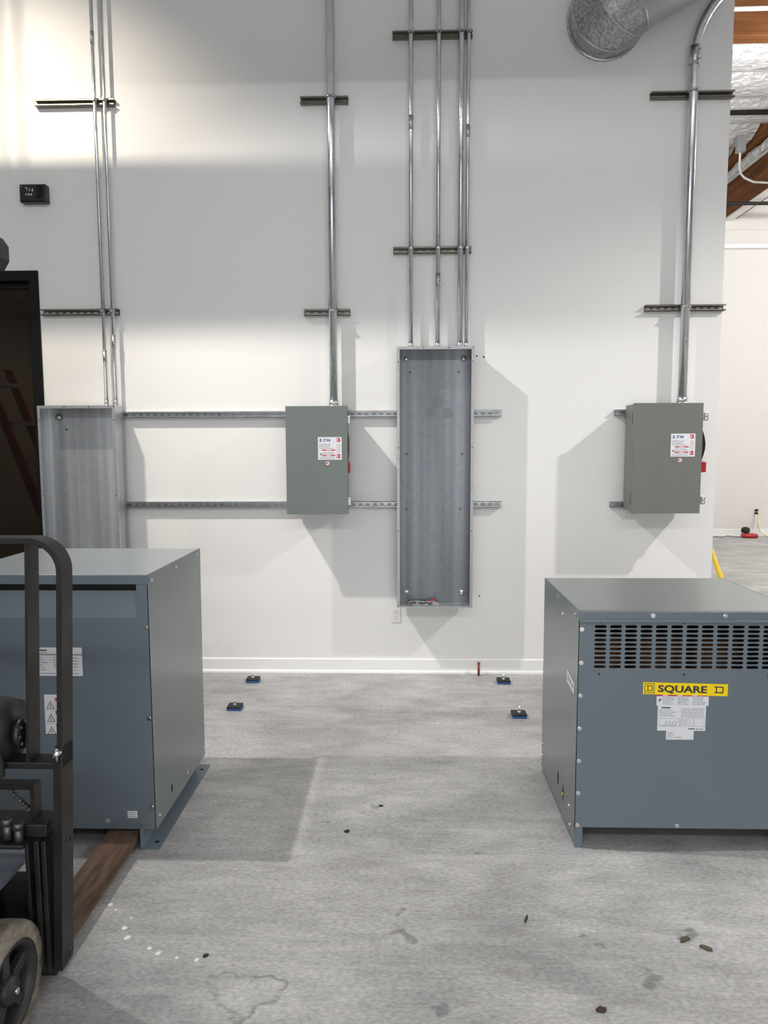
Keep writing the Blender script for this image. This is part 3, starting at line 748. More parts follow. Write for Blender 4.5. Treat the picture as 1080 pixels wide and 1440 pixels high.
b._add([(1.010, yt, .615), (1.022, yt, .632), (1.024, yt, .622)], [(0, 1, 2)], M['ink'])
lq(1.026, 1.062, .589, .594, M['ink'], yt)
text_rows(b, 1.018, 1.095, .555, .586, 4, yt, M['inkgrey'], .6, .35, 21); text_rows(b, 1.104, 1.196, .552, .592, 5, yt, M['inkgrey'], .7, .35, 22)
for (a, c, d_, e_) in [(1.017, 1.198, .5475, .5485), (1.017, 1.198, .5145, .5155), (1.017, 1.018, .515, .548), (1.198, 1.199, .515, .548), (1.098, 1.099, .515, .548), (1.140, 1.141, .515, .548), (1.155, 1.157, .515, .548)]: lq(a, c, d_, e_, M['inkgrey'], yt)
for k in range(4): b.quad((1.040 + k * .014, yt, .524), (1.043 + k * .014, yt, .524), (1.053 + k * .014, yt, .538), (1.050 + k * .014, yt, .538), M['inkgrey'])
text_rows(b, 1.10, 1.138, .518, .546, 4, yt, M['inkgrey'], .8, .3, 25); text_rows(b, 1.022, 1.09, .516, .524, 1, yt, M['inkgrey'], .9, .4, 26)
lq(1.135, 1.160, .503, .507, M['ink'], yt); text_rows(b, 1.165, 1.196, .500, .510, 1, yt, M['inkgrey'], .8, .4, 27)
text_rows(b, 1.053, 1.085, .466, .492, 4, yt, M['inkgrey'], .7, .4, 28); text_rows(b, 1.086, 1.115, .466, .474, 1, yt, M['inkgrey'], .9, .4, 29)
o = b.build('rating_label', M['white'], fp); o['label'] = 'white stepped paper label of fine print under the yellow strip'

# ------------------------------------------------------------------ left transformer
tl = thing('transformer', 'taller grey floor transformer at left behind the black stacker', 'transformer', (-1.42, -1.88, 0), 'grey floor transformers')
X0, X1, YF, YB, ZT = -1.835, -1.015, -2.243, -1.525, 1.128
b = MB(); b.box(X0 + .003, X1 - .004, YF + .004, YB, 1.09, ZT, bev=.002); b.build('lid', M['t_top_sheen'], tl)
b = MB(); b.box(X0, X1, YF - .004, YF + .004, 1.090, ZT, bev=.002); b.build('lid_lip', M['t_grey'], tl)
for X, nm in ((X1, 1), (X0, 0)):
    b = MB(); b.prism([(YF, .066), (YF, ZT), (YB, ZT), (YB, .066)], 'x', X - .004 if nm else X, X if nm else X + .004)
    if nm:
        b.prism([(YB, .5), (YB, ZT), (YB + .012, ZT), (YB + .012, 1.07)], 'x', X - .004, X)
        for (yy_, zz_) in ((-1.86, .165), (-2.06, .17)): 
            pass
    o = b.build('side_panel', M['t_side'], tl)
    if nm:
        for (yy_, zz_) in [(-2.205, 1.10), (-1.90, 1.10), (-1.585, 1.105), (-1.55, .115), (-1.82, .110), (-2.205, .110)]: screw(tl, (X, yy_, zz_), 'x', 1, .007)
        k = MB(); k.flat = True
        k._add([(X + .0008, -2.04 + .011 * math.cos(a), .145 + .017 * math.sin(a)) for a in [2 * PI * i / 14 for i in range(14)]], [tuple(range(14))], M['dark'])
        k.build('side_hole', M['dark'], o)
zb = .070
b = MB()
b.box(X0 + .004, X1 - .001, YF, YF + .003, zb, .953)
b.box(X1 - .046, X1 - .001, YF, YF + .003, .953, 1.09); b.box(X0 + .004, X0 + .040, YF, YF + .003, .953, 1.09)
b.quad((X0 + .04, YF + .001, .953), (X1 - .046, YF + .001, .953), (X1 - .046, YF + .048, 1.055), (X0 + .04, YF + .048, 1.055))
b.prism([(YF + .001, .953), (YF + .05, .953), (YF + .05, 1.09), (YF + .001, 1.09)], 'x', X1 - .048, X1 - .046)
fp2 = b.build('front_panel', M['t_grey'], tl)
b = MB(); b.box(X0 + .02, X1 - .02, YF + .06, YB - .01, .09, 1.08); b.build('dark_core', M['dark'], tl)
b = MB(); b.box(X0 + .004, X1 - .004, YB - .004, YB - .001, .07, 1.09); b.build('rear_panel', M['t_side'], tl)
for (sx, sz) in [(-1.028, .915), (-1.028, .540), (-1.030, .165), (-1.215, .105)]: screw(tl, (sx, YF, sz), 'y', -1, .008)
for X, sg in ((-1.072, 1), (-1.78, -1)):
    b = MB(); b.box(min(X, X + .004 * sg), max(X, X + .004 * sg), YF - .03, YB + .02, 0, .09)
    b.box(min(X, X + .078 * sg), max(X, X + .078 * sg), YF - .03, YB + .02, 0, .004)
    for yy_ in (YF + .02, YB - .04): b.disc((X + .05 * sg, yy_, .0045), .010, 'z', M['dark'], 14)
    b.build('foot', M['t_grey'], tl)
b = MB(); b.flat = True; ys, yt = YF - .0008, YF - .0014
lq(-1.50, -1.292, .715, .832, M['white'], ys); lq(-1.50, -1.292, .800, .806, M['inkgrey'], yt); lq(-1.487, -1.435, .818, .823, M['ink'], yt)
text_rows(b, -1.492, -1.42, .735, .796, 6, yt, M['inkgrey'], .5, .35, 31); text_rows(b, -1.41, -1.36, .745, .796, 5, yt, M['inkgrey'], .6, .35, 32); text_rows(b, -1.35, -1.30, .735, .796, 5, yt, M['inkgrey'], .5, .35, 33)
text_rows(b, -1.49, -1.30, .722, .730, 1, yt, M['ink'], .9, .3, 34); text_rows(b, -1.49, -1.43, .808, .815, 1, yt, M['inkgrey'], .9, .4, 35)
o = b.build('rating_label', M['white'], fp2); o['label'] = 'white rating label crossed by a grey line'
b = MB(); b.flat = True
lq(-1.425, -1.325, .473, .637, M['white'], ys)
for k in range(3):
    z = .590 - k * .054
    t3 = [(-1.417, z - .012), (-1.383, z - .012), (-1.400, z + .022)]
    q3 = [(-1.413, z - .0095), (-1.387, z - .0095), (-1.400, z + .0165)]
    b._add([(p_[0], yt, p_[1]) for p_ in t3], [(0, 1, 2)], M['ink']); b._add([(p_[0], yt - .0003, p_[1]) for p_ in q3], [(0, 1, 2)], M['white'])
    lq(-1.4015, -1.3985, z - .007, z + .008, M['ink'], yt - .0006); lq(-1.3805, -1.369, z + .020, z + .034, M['red'], yt); lq(-1.366, -1.33, z + .020, z + .034, M['red'], yt)
    lq(-1.3805, -1.3795, z - .014, z + .034, M['inkgrey'], yt); text_rows(b, -1.376, -1.33, z - .014, z + .016, 4, yt, M['inkgrey'], .8, .35, 41 + k)
    lq(-1.423, -1.327, z - .0185, z - .0175, M['inkgrey'], yt)
o = b.build('warning_label', M['white'], fp2); o['label'] = 'white label with three hazard triangles stacked'; o.location.x -= .030
b = MB(); b.flat = True; lq(-1.132, -1.092, .118, .148, M['white'], ys); text_rows(b, -1.129, -1.095, .12, .146, 3, yt, M['inkgrey'], .8, .4, 51); b.build('inspection_sticker', M['white'], fp2)

# ------------------------------------------------------------------ black pallet stacker at lower left
st = thing('pallet_stacker', 'black walkie pallet stacker with brown forks at lower left edge', 'pallet stacker', (-1.3, -3.1, 0))
YA, YZ = -3.065, -3.0            # depth range of the mast cheek and load guard
def xr(z): return -1.009 + .0425 * z      # the mast leans a little
def sbox(nm, bb_, m='black_steel', bev=.004, parent=st): return MB().box(*bb_, bev=bev).build(nm, M[m], parent)
b = MB(); Rg = .095; t = .016; zt = 1.384; xl = -1.9
def corner(rad):
    return [(xr(.72) - (t if rad < Rg else 0), .72), (xr(1.05) - (t if rad < Rg else 0), 1.05)] + [(xr(zt - Rg) - Rg + rad * math.cos(a), zt - Rg + rad * math.sin(a)) for a in [PI / 2 * k / 14 for k in range(15)]] + [(xl, zt - Rg + rad)]
path, inn = corner(Rg), corner(Rg - t)
for k in range(len(path) - 1): b.prism([path[k], path[k + 1], inn[k + 1], inn[k]], 'y', YA, YZ)
b.build('load_guard', M['black_steel'], st, merge=True)
for x0 in (-.098, -.39):
    b = MB(); b.prism([(xr(.73) + x0 - .007, .73), (xr(.73) + x0, .73), (xr(zt - t) + x0, zt - t), (xr(zt - t) + x0 - .007, zt - t)], 'y', YA, YZ); b.build('guard_bar', M['black_steel'], st)
sbox('guard_rail', (xl, xr(.72) - .004, YA, YZ, .714, .735))
b = MB(); b.prism([(YA - .006, .10), (YA - .006, .765), (YA + .008, .782), (YZ - .01, .782), (YZ, .765), (YZ, .112), (YZ - .010, .10)], 'x', -.024, 0)
for v in b.bm.verts: v.co.x += xr(v.co.z)
b.build('mast_cheek', M['black_steel'], st)
for (yy_, zz_) in ((-3.028, .488), (-3.032, .128)):
    b = MB(); b.lathe([(.011, .0012), (.017, .002), (.019, .0)], (xr(zz_), yy_, zz_), 'x', seg=20); b.build('cheek_pin', M['black_gloss'], st)
b = MB(); b.cyl((xr(.76) - .020, YA - .012, .755), (xr(.76) - .004, YA - .010, .775), .009, seg=10); b.cyl((xr(.76) - .011, YA - .014, .745), (xr(.76) - .011, YA - .012, .782), .0045, seg=8); b.build('lock_pin', M['bolt'], st)
for (xa, xb_) in ((-1.094, -1.082), (-1.068, -1.052), (-1.046, -1.032)):
    sbox('mast_channel', (xa, xb_, -3.08, -3.0, .10, .505), bev=.003)
sbox('mast_upright', (-1.62, -1.52, -3.09, -2.97, .03, 2.24)); sbox('mast_upright', (-2.26, -2.16, -3.09, -2.97, .03, 2.24))
b = MB(); b.prism([(-1.097, 2.150), (-1.097, 2.190), (-1.112, 2.212), (-2.26, 2.212), (-2.26, 2.126), (-1.112, 2.126)], 'y', -3.06, -2.99); b.build('mast_crossbar', M['black_steel'], st)
b = MB(); b.box(-1.9, -1.034, -3.062, -2.975, .505, .546, bev=.005); b.build('cross_member', M['black_steel'], st)
sbox('fork_carriage', (-1.86, -1.06, -3.0, -2.96, .026, .34), 'rubber')
b = MB(); b.lathe([(0, -.30), (.085, -.30), (.094, -.26), (.096, -.08), (.088, -.03), (.05, -.008), (0, -.006)], (-1.115, -3.0, .805), 'x', seg=28); b.build('hydraulic_motor', M['black_steel'], st)
b = MB(); b.lathe([(.018, 0), (.040, .002), (.045, .010), (.045, .020), (.018, .024), (0, .026)], (-1.118, -3.035, .812), 'x', seg=24); b.build('motor_cap', M['black_gloss'], st)
for k in range(8):
    a = 2 * PI * k / 8; p = Vector((-1.098, -3.035 + .034 * math.cos(a), .812 + .034 * math.sin(a)))
    MB().cyl(p, p + Vector((.006, 0, 0)), .0052, seg=6).build('cap_bolt', M['dull_fit'], st)
b = MB(); b.tube([(-1.26, -3.07, .845), (-1.19, -3.075, .838), (-1.165, -3.078, .80), (-1.152, -3.08, .74), (-1.150, -3.08, .705), (-1.175, -3.08, .685), (-1.28, -3.07, .68)], .013, seg=12); b.build('hydraulic_hose', M['rubber'], st)
b = MB(); b.tube([(-1.27, -3.05, .77), (-1.20, -3.05, .745), (-1.17, -3.05, .70)], .012, seg=12); b.build('hydraulic_hose', M['rubber'], st)
b = MB(); b.box(-1.24, -1.084, -3.03, -2.99, .635, .648); b.box(-1.097, -1.084, -3.03, -2.99, .545, .635); b.box(-1.24, -1.225, -3.03, -2.99, .545, .635); b.build('bracket', M['black_steel'], st)
b = MB()
for k in range(7): b.cyl((-1.155 + .0085 * k, -3.035, .632 - .009 * k), (-1.149 + .0085 * k, -3.02, .624 - .009 * k), .0058, seg=8)
b.build('spring', M['dull_fit'], st)
for (xx, z_) in ((-1.137, .536), (-1.104, .524)):
    b = MB(); b.cyl((xx, -3.085, z_ - .02), (xx, -3.085, z_ + .022), .0125, seg=6); b.cyl((xx, -3.085, z_ + .022), (xx, -3.085, z_ + .042), .0145, seg=16); b.build('hydraulic_fitting', M['dull_fit'], st)
sbox('fitting_shelf', (-1.8, -1.08, -3.11, -3.064, .497, .510))
b = MB(); b.prism([(-1.80, -3.9), (-1.128, -3.9), (-1.128, -3.02), (-1.131, -2.985), (-1.145, -2.965), (-1.17, -2.952), (-1.80, -2.90)], 'z', .402, .417); b.build('battery_cover', M['battery_lid'], st)['label'] = 'blue grey top cover'
sbox('chassis', (-1.80, -1.20, -3.88, -3.05, .05, .382), 'rubber')
for X in (-1.212, -1.70):
    b = MB(); b.prism([(-2.965, .026), (-2.965, .062), (-1.75, .062), (-1.60, .040), (-1.60, .028)], 'x', X, X + .127); b.build('fork', M['rust'], st)['label'] = 'rusty brown fork'
WC = (-1.055, -3.232, .170); ws = 1.04
b = MB(); b.lathe([(r_ * ws, a_) for r_, a_ in [(.120, -.002), (.128, .0), (.150, -.002), (.160, -.010), (.1635, -.022), (.1635, -.075), (.160, -.088), (.12, -.095)]], WC, 'x', seg=48); wh = b.build('wheel', M['tyre'], st)
b = MB(); b.lathe([(.125, -.004), (.120, .0), (.112, -.003), (.104, -.022), (.102, -.06)], WC, 'x', seg=40); b.build('rim', M['wheel'], wh)
b = MB()
b.lathe([(0, .004), (.012, .004), (.014, -.002), (.034, -.004), (.038, -.012), (.038, -.06)], WC, 'x', seg=24); b.build('hub', M['wheel'], wh)
for k in range(5):
    a = 2 * PI * k / 5 + .35
    mt = Matrix.Translation(Vector(WC)) @ Matrix.Rotation(a, 4, 'X')
    b = MB(); b.box(-.040, -.016, .030, .108, -.016, .016, bev=.004, mtx=mt); b.build('spoke', M['wheel'], wh)
b = MB(); b.disc((WC[0] - .055, WC[1], WC[2]), .104, 'x', seg=32); b.build('wheel_back', M['dark'], wh)
b = MB(); b.cyl((WC[0] + .003, WC[1], WC[2]), (WC[0] + .010, WC[1], WC[2]), .009, seg=6); b.build('hub_nut', M['bolt'], wh)

# ------------------------------------------------------------------ small things
def pad(x, y, label):
    root = thing('vibration_pad', label, 'rubber pad', (x, y, 0), 'rubber pads with bolts on the floor')
    MB().box(x - .044, x + .044, y - .04, y + .04, 0, .014, bev=.003).build('base', M['pad_blue'], root)
    MB().box(x - .044, x + .044, y - .04, y + .04, .0142, .026, bev=.003).build('rubber_top', M['rubber'], root)
    b = MB(); b.cyl((x, y - .005, .026), (x, y - .005, .032), .012, seg=6); b.cyl((x, y - .005, .032), (x, y - .005, .062), .0055, seg=10); b.build('bolt', M['bolt'], root)
pad(-1.048, -.207, 'blue and black rubber pad, back left one near the baseboard')
pad(-1.052, -.725, 'blue and black rubber pad, front left one near the left transformer')
pad(.687, -.207, 'blue and black rubber pad, back right one beside the rusty anchor')
pad(.695, -.815, 'blue and black rubber pad, front right one near the right transformer')
an = thing('floor_anchor', 'short red rusty anchor rod standing by the baseboard', 'anchor rod', (.532, -.058, 0))
b = MB(); b.cyl((.532, -.058, 0), (.532, -.058, .085), .0085, seg=10); b.build('rod', M['anchor'], an)
b = MB(); b.cyl((.532, -.058, .085), (.532, -.058, .096), .012, seg=6); b.build('nut', M['anchor'], an)

ol = thing('wall_outlet', 'white duplex outlet plate on the wall under the tall cabinet', 'outlet', (-.055, 0, .425))
b = MB(); b.box(-.092, -.022, -.0055, -.0002, .370, .485, bev=.002); b.build('cover_plate', M['outlet'], ol)
for zc in (.405, .450):
    b = MB(); b.cyl((-.057, -.0055, zc), (-.057, -.0075, zc), .0165, M['outlet'], 20)
    for dx in (-.007, .005): b.box(-.057 + dx, -.057 + dx + .002, -.0079, -.0075, zc - .002, zc + .007, M['ink'])
    b.cyl((-.057, -.0075, zc - .009), (-.057, -.0079, zc - .009), .0025, M['ink'], 8)
    b.build('socket', M['outlet'], ol)
tm = thing('wall_controller', 'small black box with faint white marks on the wall above the dark door', 'control box', (-2.515, 0, 3.34))
b = MB(); b.box(-2.606, -2.424, -.055, -.0005, 3.284, 3.404, bev=.006); b.build('case', M['black_gloss'], tm)
b = MB(); b.box(-2.490, -2.445, -.062, -.0545, 3.315, 3.395, bev=.004); b.build('side_module', M['black_paint'], tm)
b = MB(); b.prism([(-2.60, 3.292), (-2.60, 3.305), (-2.47, 3.312), (-2.445, 3.298), (-2.445, 3.292)], 'y', -.061, -.0545); b.build('ridge', M['black_steel'], tm)
b = MB(); b.flat = True; y = -.0558
for (x0, z0, w, h) in [(-2.567, 3.378, .016, .004), (-2.554, 3.360, .004, .018), (-2.538, 3.356, .004, .020), (-2.522, 3.356, .012, .004), (-2.518, 3.360, .006, .014), (-2.563, 3.333, .008, .005), (-2.560, 3.328, .004, .016), (-2.545, 3.329, .009, .013), (-2.528, 3.329, .009, .013), (-2.592, 3.386, .006, .004)]:
    b.quad((x0, y, z0), (x0 + w, y, z0), (x0 + w, y, z0 + h), (x0, y, z0 + h), M['screen_mark'])
b.build('printed_marks', M['screen_mark'], tm)
for i, (x, z, r, lb) in enumerate([(.553, 2.236, .007, 'dark drill hole in the wall right of the top of the tall cabinet'), (.538, .563, .006, 'dark drill hole in the wall right of the foot of the tall cabinet'), (.505, 2.243, .006, 'smaller dark hole touching the top right corner of the tall cabinet')]):
    b = MB(); b.cyl((x, -.0005, z), (x, .003, z), r, seg=12); tag(b.build('wall_plug', M['scrap'], loc=(x, 0, z)), lb, 'wall plug')

# supply duct elbow going into the wall
dk = thing('duct', 'galvanized round duct elbow entering the wall at top right', 'duct', (1.31, 0, 4.37))
c0 = Vector((1.325, -.004, 4.40)); rd_ = .240
dirs = [Vector((0, -1, 0)), Vector((.36, -.86, .22)).normalized(), Vector((.72, -.50, .40)).normalized(), Vector((.88, -.06, .47)).normalized()]
lens = [.08, .105, .075, .85]
pts = [c0]
for d_, l_ in zip(dirs, lens): pts.append(pts[-1] + d_ * l_)
def ring_at(p, nrm, r, seg=40):
    up = Vector((0, 0, 1)); a = (up - nrm * up.dot(nrm)).normalized(); q = nrm.cross(a)
    return [p + r * (math.cos(2 * PI * k / seg) * a + math.sin(2 * PI * k / seg) * q) for k in range(seg)]
planes = [dirs[0]] + [(dirs[i] + dirs[i + 1]).normalized() for i in range(3)] + [dirs[3]]
def mitre(i):
    """outline of the pipe along dirs[min(i,3)] cut by plane i"""
    d_ = dirs[min(i, 3)]; n_ = planes[i]; base = ring_at(pts[i], d_, rd_)
    return [v + d_ * (-(v - pts[i]).dot(n_) / d_.dot(n_)) for v in base]
for i in range(4):
    d_ = dirs[i]
    def cut(k):
        base = ring_at(pts[k], d_, rd_ * (1.0 if i < 3 else .985)); n_ = planes[k]
        return [v + d_ * (-(v - pts[k]).dot(n_) / d_.dot(n_)) for v in base]
    A, B = cut(i), cut(i + 1)
    b = MB(); b._add(A + B, [(k, (k + 1) % 40, 40 + (k + 1) % 40, 40 + k) for k in range(40)], None, True)
    b.build('elbow_gore' if i < 3 else 'straight_duct', M['duct_galv'] if i < 3 else M['duct_grey'], dk)
    if i < 3:
        s_ = MB(); s_.tube(B + [B[0]], .007, seg=6, caps=False); s_.build('seam_ring', M['galv_fit'], dk)
s_ = MB(); s_.lathe([(rd_ + .012, -.003), (rd_ + .012, -.016), (rd_, -.016)], (c0.x, 0, c0.z), 'y', seg=40); s_.build('wall_collar', M['galv_fit'], dk)

# yellow hose behind the wall end
b = MB(); pts_ = [(2.36, .62, .93), (2.405, .58, .82), (2.43, .54, .70), (2.455, .50, .60), (2.50, .47, .40), (2.54, .45, .2), (2.62, .42, .03), (2.75, .40, .022)]
b.tube(pts_, .018, radii=[.004, .013, .017, .019, .019, .019, .019, .019], seg=12)
tag(b.build('yellow_hose', M['hose_y'], loc=(2.55, .5, 0)), 'yellow tapering hose standing just behind the right end of the wall', 'hose')
# far corner: vacuum-like tool, outlet and cords
vt = thing('red_tool', 'small red and black power tool on the floor by the far wall', 'power tool', (5.95, 7.45, 0))
b = MB(); b.box(5.87, 6.12, 7.33, 7.50, 0, .075, bev=.03); b.build('tool_base', M['red_grip'], vt)
b = MB(); b.lathe([(0, .0), (.06, .005), (.075, .04), (.065, .085), (.03, .105), (0, .107)], (5.945, 7.46, .078), 'z', seg=24); b.build('tool_motor', M['rubber'], vt)
fo_ = thing('wall_outlet', 'far wall outlet with plugs in it above the red tool', 'outlet', (6.22, 7.7, .42))
b = MB(); b.box(6.19, 6.26, 7.692, 7.6995, .365, .48, bev=.002); b.build('cover_plate', M['outlet'], fo_)
for zc in (.40, .455): MB().box(6.20, 6.25, 7.655, 7.6915, zc - .02, zc + .02, bev=.006).build('plug', M['rubber'], fo_)
b = MB(); b.tube([(6.21, 7.66, .385), (6.20, 7.645, .25), (6.18, 7.63, .10), (6.15, 7.60, .013), (6.14, 7.52, .012)], .011, seg=8)
tag(b.build('power_cord', M['outlet'], loc=(6.2, 7.64, 0)), 'white cord dropping from the far outlet to the red tool', 'cord', 'cords by the far wall')
b = MB(); b.tube([(6.245, 7.66, .385), (6.25, 7.645, .22), (6.28, 7.63, .08), (6.36, 7.58, .013), (6.55, 7.45, .012), (6.9, 7.40, .012), (7.3, 7.5, .012)], .011, seg=8)
tag(b.build('power_cord', M['cord'], loc=(6.3, 7.64, 0)), 'yellow cord dropping from the far outlet and off to the right', 'cord', 'cords by the far wall')
b = MB(); pts_ = [(5.86, 7.45, .013), (5.75, 7.50, .013), (5.68, 7.55, .02), (5.62, 7.52, .013), (5.52, 7.42, .013), (5.45, 7.50, .015), (5.38, 7.47, .013), (5.33, 7.5, .013)]
b.tube(pts_, .012, seg=8); tag(b.build('power_cord', M['cord_w'], loc=(5.6, 7.5, 0)), 'grey cord lying loosely left of the red tool', 'cord', 'cords by the far wall')

# things in the dim room
ld = thing('step_ladder', 'orange fibreglass ladder leaning in the dim room behind the glass', 'ladder', (-2.45, .55, 0))
def lx_(z): return -2.43 - .357 * z
for yy_ in (.40, .76):
    b = MB(); b.prism([(lx_(0), 0), (lx_(0) + .07, 0), (lx_(2.25) + .07, 2.25), (lx_(2.25), 2.25)], 'y', yy_ - .014, yy_ + .014); b.build('rail', M['orange'], ld)
for k in range(7):
    z = .3 + k * .30; b = MB(); b.box(lx_(z) - .005, lx_(z) + .085, .415, .745, z, z + .028); b.build('step', M['alu'], ld)
ar = thing('arched_panel', 'pale arch topped panel standing in the dim room behind the glass', 'panel', (-3.0, 2.3, 0))
b = MB(); W_ = .62; cx, zc = -3.05, 1.85
po = [(cx - W_, 0), (cx + W_, 0), (cx + W_, zc)] + [(cx + W_ * math.cos(a), zc + .33 * math.sin(a)) for a in [PI * k / 16 for k in range(1, 16)]] + [(cx - W_, zc)]
po = [(max(u, -3.44), v) for u, v in po]
b.prism(po, 'y', 2.5, 2.56); b.build('arch_frame', M['room'], ar)
b = MB(); po2 = [(max(cx + (u - cx) * .88, -3.40), v * .965) for u, v in po]; b.prism(po2, 'y', 2.488, 2.4995); b.build('inset_board', M['room_dark'], ar)
b = MB(); b.box(-3.42, -2.5, 2.0, 2.3, 0, .88, bev=.01); b.box(-3.43, -2.48, 1.98, 2.31, .88, .92, M['room_white']); tag(b.build('low_cabinet', M['room_dark'], loc=(-3, 2.15, 0)), 'low pale topped cabinet in the dim room behind the ladder', 'cabinet')
b = MB(); b.box(-2.47, -2.0, 1.9, 2.3, 0, 1.82, bev=.01); cab = b.build('tall_cabinet', M['room_white'], loc=(-2.25, 2.1, 0)); tag(cab, 'tall pale box in the dim room seen beside the door frame', 'cabinet')
b = MB(); b.flat = True
lq(-2.43, -2.36, 1.66, 1.70, M['red'], 1.899); lq(-2.43, -2.36, 1.60, 1.64, M['red'], 1.899); lq(-2.43, -2.36, 1.56, 1.585, M['red'], 1.899); b.build('red_marks', M['red'], cab)

# scraps on the floor
def scrap(name, x, y, L_, w, ang, m, label, cat, seed):
    rnd = random.Random(seed); c, s_ = math.cos(ang), math.sin(ang); poly = []
    for k in range(9):
        a = 2 * PI * k / 9; u, v = L_ / 2 * math.cos(a) * rnd.uniform(.7, 1.1), w / 2 * math.sin(a) * rnd.uniform(.6, 1.2)
        poly.append((x + c * u - s_ * v, y + s_ * u + c * v))
    b = MB(); b.prism(poly, 'z', 0.0002, .004 + w * .12); return tag(b.build(name, M[m], loc=(x, y, 0)), label, cat, 'scraps on the floor')
scrap('wood_splinter', .423, -2.668, .055, .007, 1.2, 'scrap', 'thin dark splinter lying on the open floor left of the right transformer', 'splinter', 1)
scrap('dry_leaf', .572, -3.063, .034, .020, .3, 'leaf', 'dark reddish dry leaf at the bottom edge of the floor', 'leaf', 2)
scrap('olive_leaf', .930, -2.76, .045, .022, .5, 'moss', 'olive leaf scrap at right in front of the right transformer', 'leaf', 3)
scrap('olive_leaf', .985, -2.80, .045, .018, -.4, 'moss', 'smaller olive leaf scrap just right of the other one', 'leaf', 4)
scrap('black_chip', -.242, -2.124, .024, .018, .2, 'scrap', 'black chip on the floor beyond the left shadow corner', 'chip', 5)
scrap('black_chip', -.639, -2.871, .022, .012, .6, 'scrap', 'black chip near the white paint drips at lower left', 'chip', 6)
scrap('black_chip', -.105, -1.905, .026, .012, .1, 'scrap', 'black chip on the floor furthest back in the middle', 'chip', 7)

# ------------------------------------------------------------------ lamps, shade beam, world
LX, LY, LZ = -3.0, -1.9, 5.1
# unseen beam added above the picture to shade a band of the wall
bmz = MB(); bmz.box(-7.0, 1.4, -1.285, -1.185, 4.22, 4.53, bev=.01)
for xh in (-2.97, -2.925): bmz.cyl((xh, -1.235, 4.53), (xh + .02, -1.235, 6.7), .006, M['galv_fit'], 8)  # thin rods added to cast two soft shadows at upper left
bmz.mats[0] = M['duct_grey']
tag(bmz.build('shade_beam', M['duct_grey'], loc=(-2, -1.23, 4.4)), 'unseen grey beam added above the picture to shade the wall', 'beam')

struct(box('shade_header', M['wall'], (-7, 7, -5.6, -5.45, 4.84, 6.6), loc=(0, -5.5, 4.84)))  # unseen blocker added behind the camera to darken the top of the wall
def light(kind, name, loc, power, col=(1, 1, 1), rad=.05, target=None, **kw):
    l = bpy.data.lights.new(name, kind); l.energy = power; l.color = col
    if kind in ('POINT', 'SPOT'): l.shadow_soft_size = rad
    for k, v in kw.items(): setattr(l, k, v)
    o = bpy.data.objects.new(name, l); COL.objects.link(o); o.location = loc
    if target is not None: o.rotation_euler = (Vector(target) - Vector(loc)).to_track_quat('-Z', 'Y').to_euler()
    return o
light('SPOT', 'lamp_left', (LX, LY, LZ), 690, (1, .975, .94), .045, (1.5, -.8, -.2), spot_size=math.radians(71), spot_blend=.9)
light('SPOT', 'lamp_upper_left', (LX - .1, LY, LZ), 400, (1, .88, .72), .03, (-2.62, 0, 3.05), spot_size=math.radians(82), spot_blend=1.)
light('SPOT', 'lamp_right', (4.6, -2.1, 4.45), 590, (1, .96, .91), .06, (1.0, -.2, -.2), spot_size=math.radians(66), spot_blend=1.)
for i, (x, y) in enumerate(((-3.2, -8.2), (3.2, -8.2), (0, -8.2))):
    light('AREA', 'strip_lamp_behind', (x, y, 5.2), 43, (1, .985, .965), 0, (x * .3, 0, 1.6), shape='RECTANGLE', size=2.4, size_y=.3)
light('AREA', 'low_front_fill', (.3, -7.2, 1.1), 80, (.97, .99, 1), 0, (.3, 0, 1.0), shape='RECTANGLE', size=4.5, size_y=2.0)  # soft fill added to brighten the lower wall, no door stands there
for i, (x, y) in enumerate(((4.4, 2.6), (7.4, 3.2), (10.5, 3.0))):
    light('POINT', 'bay_fill', (x, y, 4.9), 315, (1, .97, .93), .2)  # unseen fill lights added to brighten the bay and its foil
light('AREA', 'office_fill', (-2.2, 1.4, 2.80), 8, (1, .92, .8), 0, (-2.2, 1.4, 0), shape='RECTANGLE', size=.6, size_y=.6)  # unseen fill added so the dim room shows through the glass

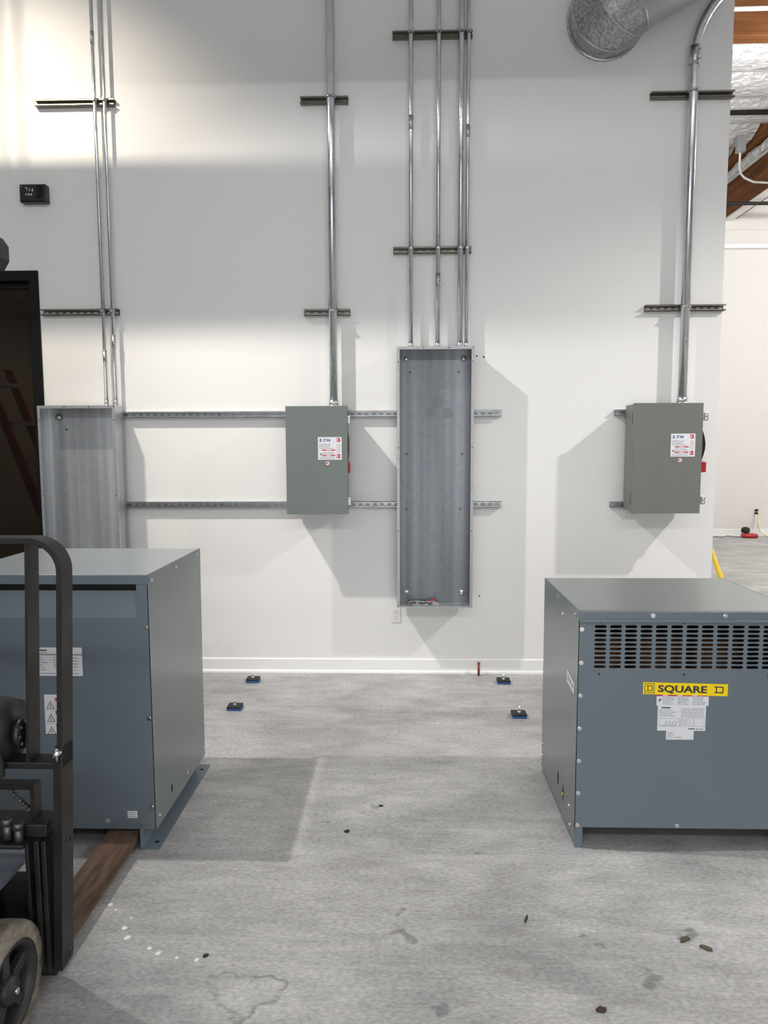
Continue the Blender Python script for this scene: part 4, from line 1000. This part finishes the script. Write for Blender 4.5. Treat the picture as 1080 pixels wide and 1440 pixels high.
w = bpy.data.worlds.new('world'); SC.world = w; w.use_nodes = True
nt = w.node_tree; N, L = nt.nodes.new, nt.links.new
bg = nt.nodes['Background']
tc = N('ShaderNodeTexCoord'); sep = N('ShaderNodeSeparateXYZ'); L(tc.outputs['Generated'], sep.inputs[0])
# a hall around the picture: bright ceiling, mid walls with bands added for metal reflections, grey floor below
rz = N('ShaderNodeValToRGB'); mz = N('ShaderNodeMapRange'); mz.inputs['From Min'].default_value = -1; mz.inputs['From Max'].default_value = 1; L(sep.outputs[2], mz.inputs['Value']); L(mz.outputs['Result'], rz.inputs['Fac'])
el = rz.color_ramp.elements; el[0].position = .40; el[0].color = (.34, .34, .35, 1); el[1].position = 1.; el[1].color = (.62, .63, .65, 1)
for p_, v_ in ((.49, .40), (.55, .60), (.70, .85), (.80, .80)):
    q = el.new(p_); q.color = (v_, v_ * 1.0, v_ * 1.02, 1)
at = N('ShaderNodeMath'); at.operation = 'ARCTAN2'; L(sep.outputs[0], at.inputs[0]); L(sep.outputs[1], at.inputs[1])
mu = N('ShaderNodeMath'); mu.operation = 'MULTIPLY'; L(at.outputs[0], mu.inputs[0]); mu.inputs[1].default_value = 7.
sn = N('ShaderNodeMath'); sn.operation = 'SINE'; L(mu.outputs[0], sn.inputs[0])
mr_ = N('ShaderNodeMapRange'); L(sn.outputs[0], mr_.inputs['Value']); mr_.inputs['From Min'].default_value = -1; mr_.inputs['From Max'].default_value = 1; mr_.inputs['To Min'].default_value = .55; mr_.inputs['To Max'].default_value = 1.4
cb_ = N('ShaderNodeCombineColor'); [L(mr_.outputs['Result'], cb_.inputs[i]) for i in range(3)]
mx = N('ShaderNodeMix'); mx.data_type = 'RGBA'; mx.blend_type = 'MULTIPLY'; mx.inputs['Factor'].default_value = 1; L(rz.outputs['Color'], mx.inputs[6]); L(cb_.outputs[0], mx.inputs[7])
L(mx.outputs[2], bg.inputs['Color']); bg.inputs['Strength'].default_value = .50

vs_ = SC.view_settings
vs_.view_transform = 'Standard'; vs_.look = 'None'; vs_.exposure = 0.; vs_.gamma = 1.; vs_.use_curve_mapping = False
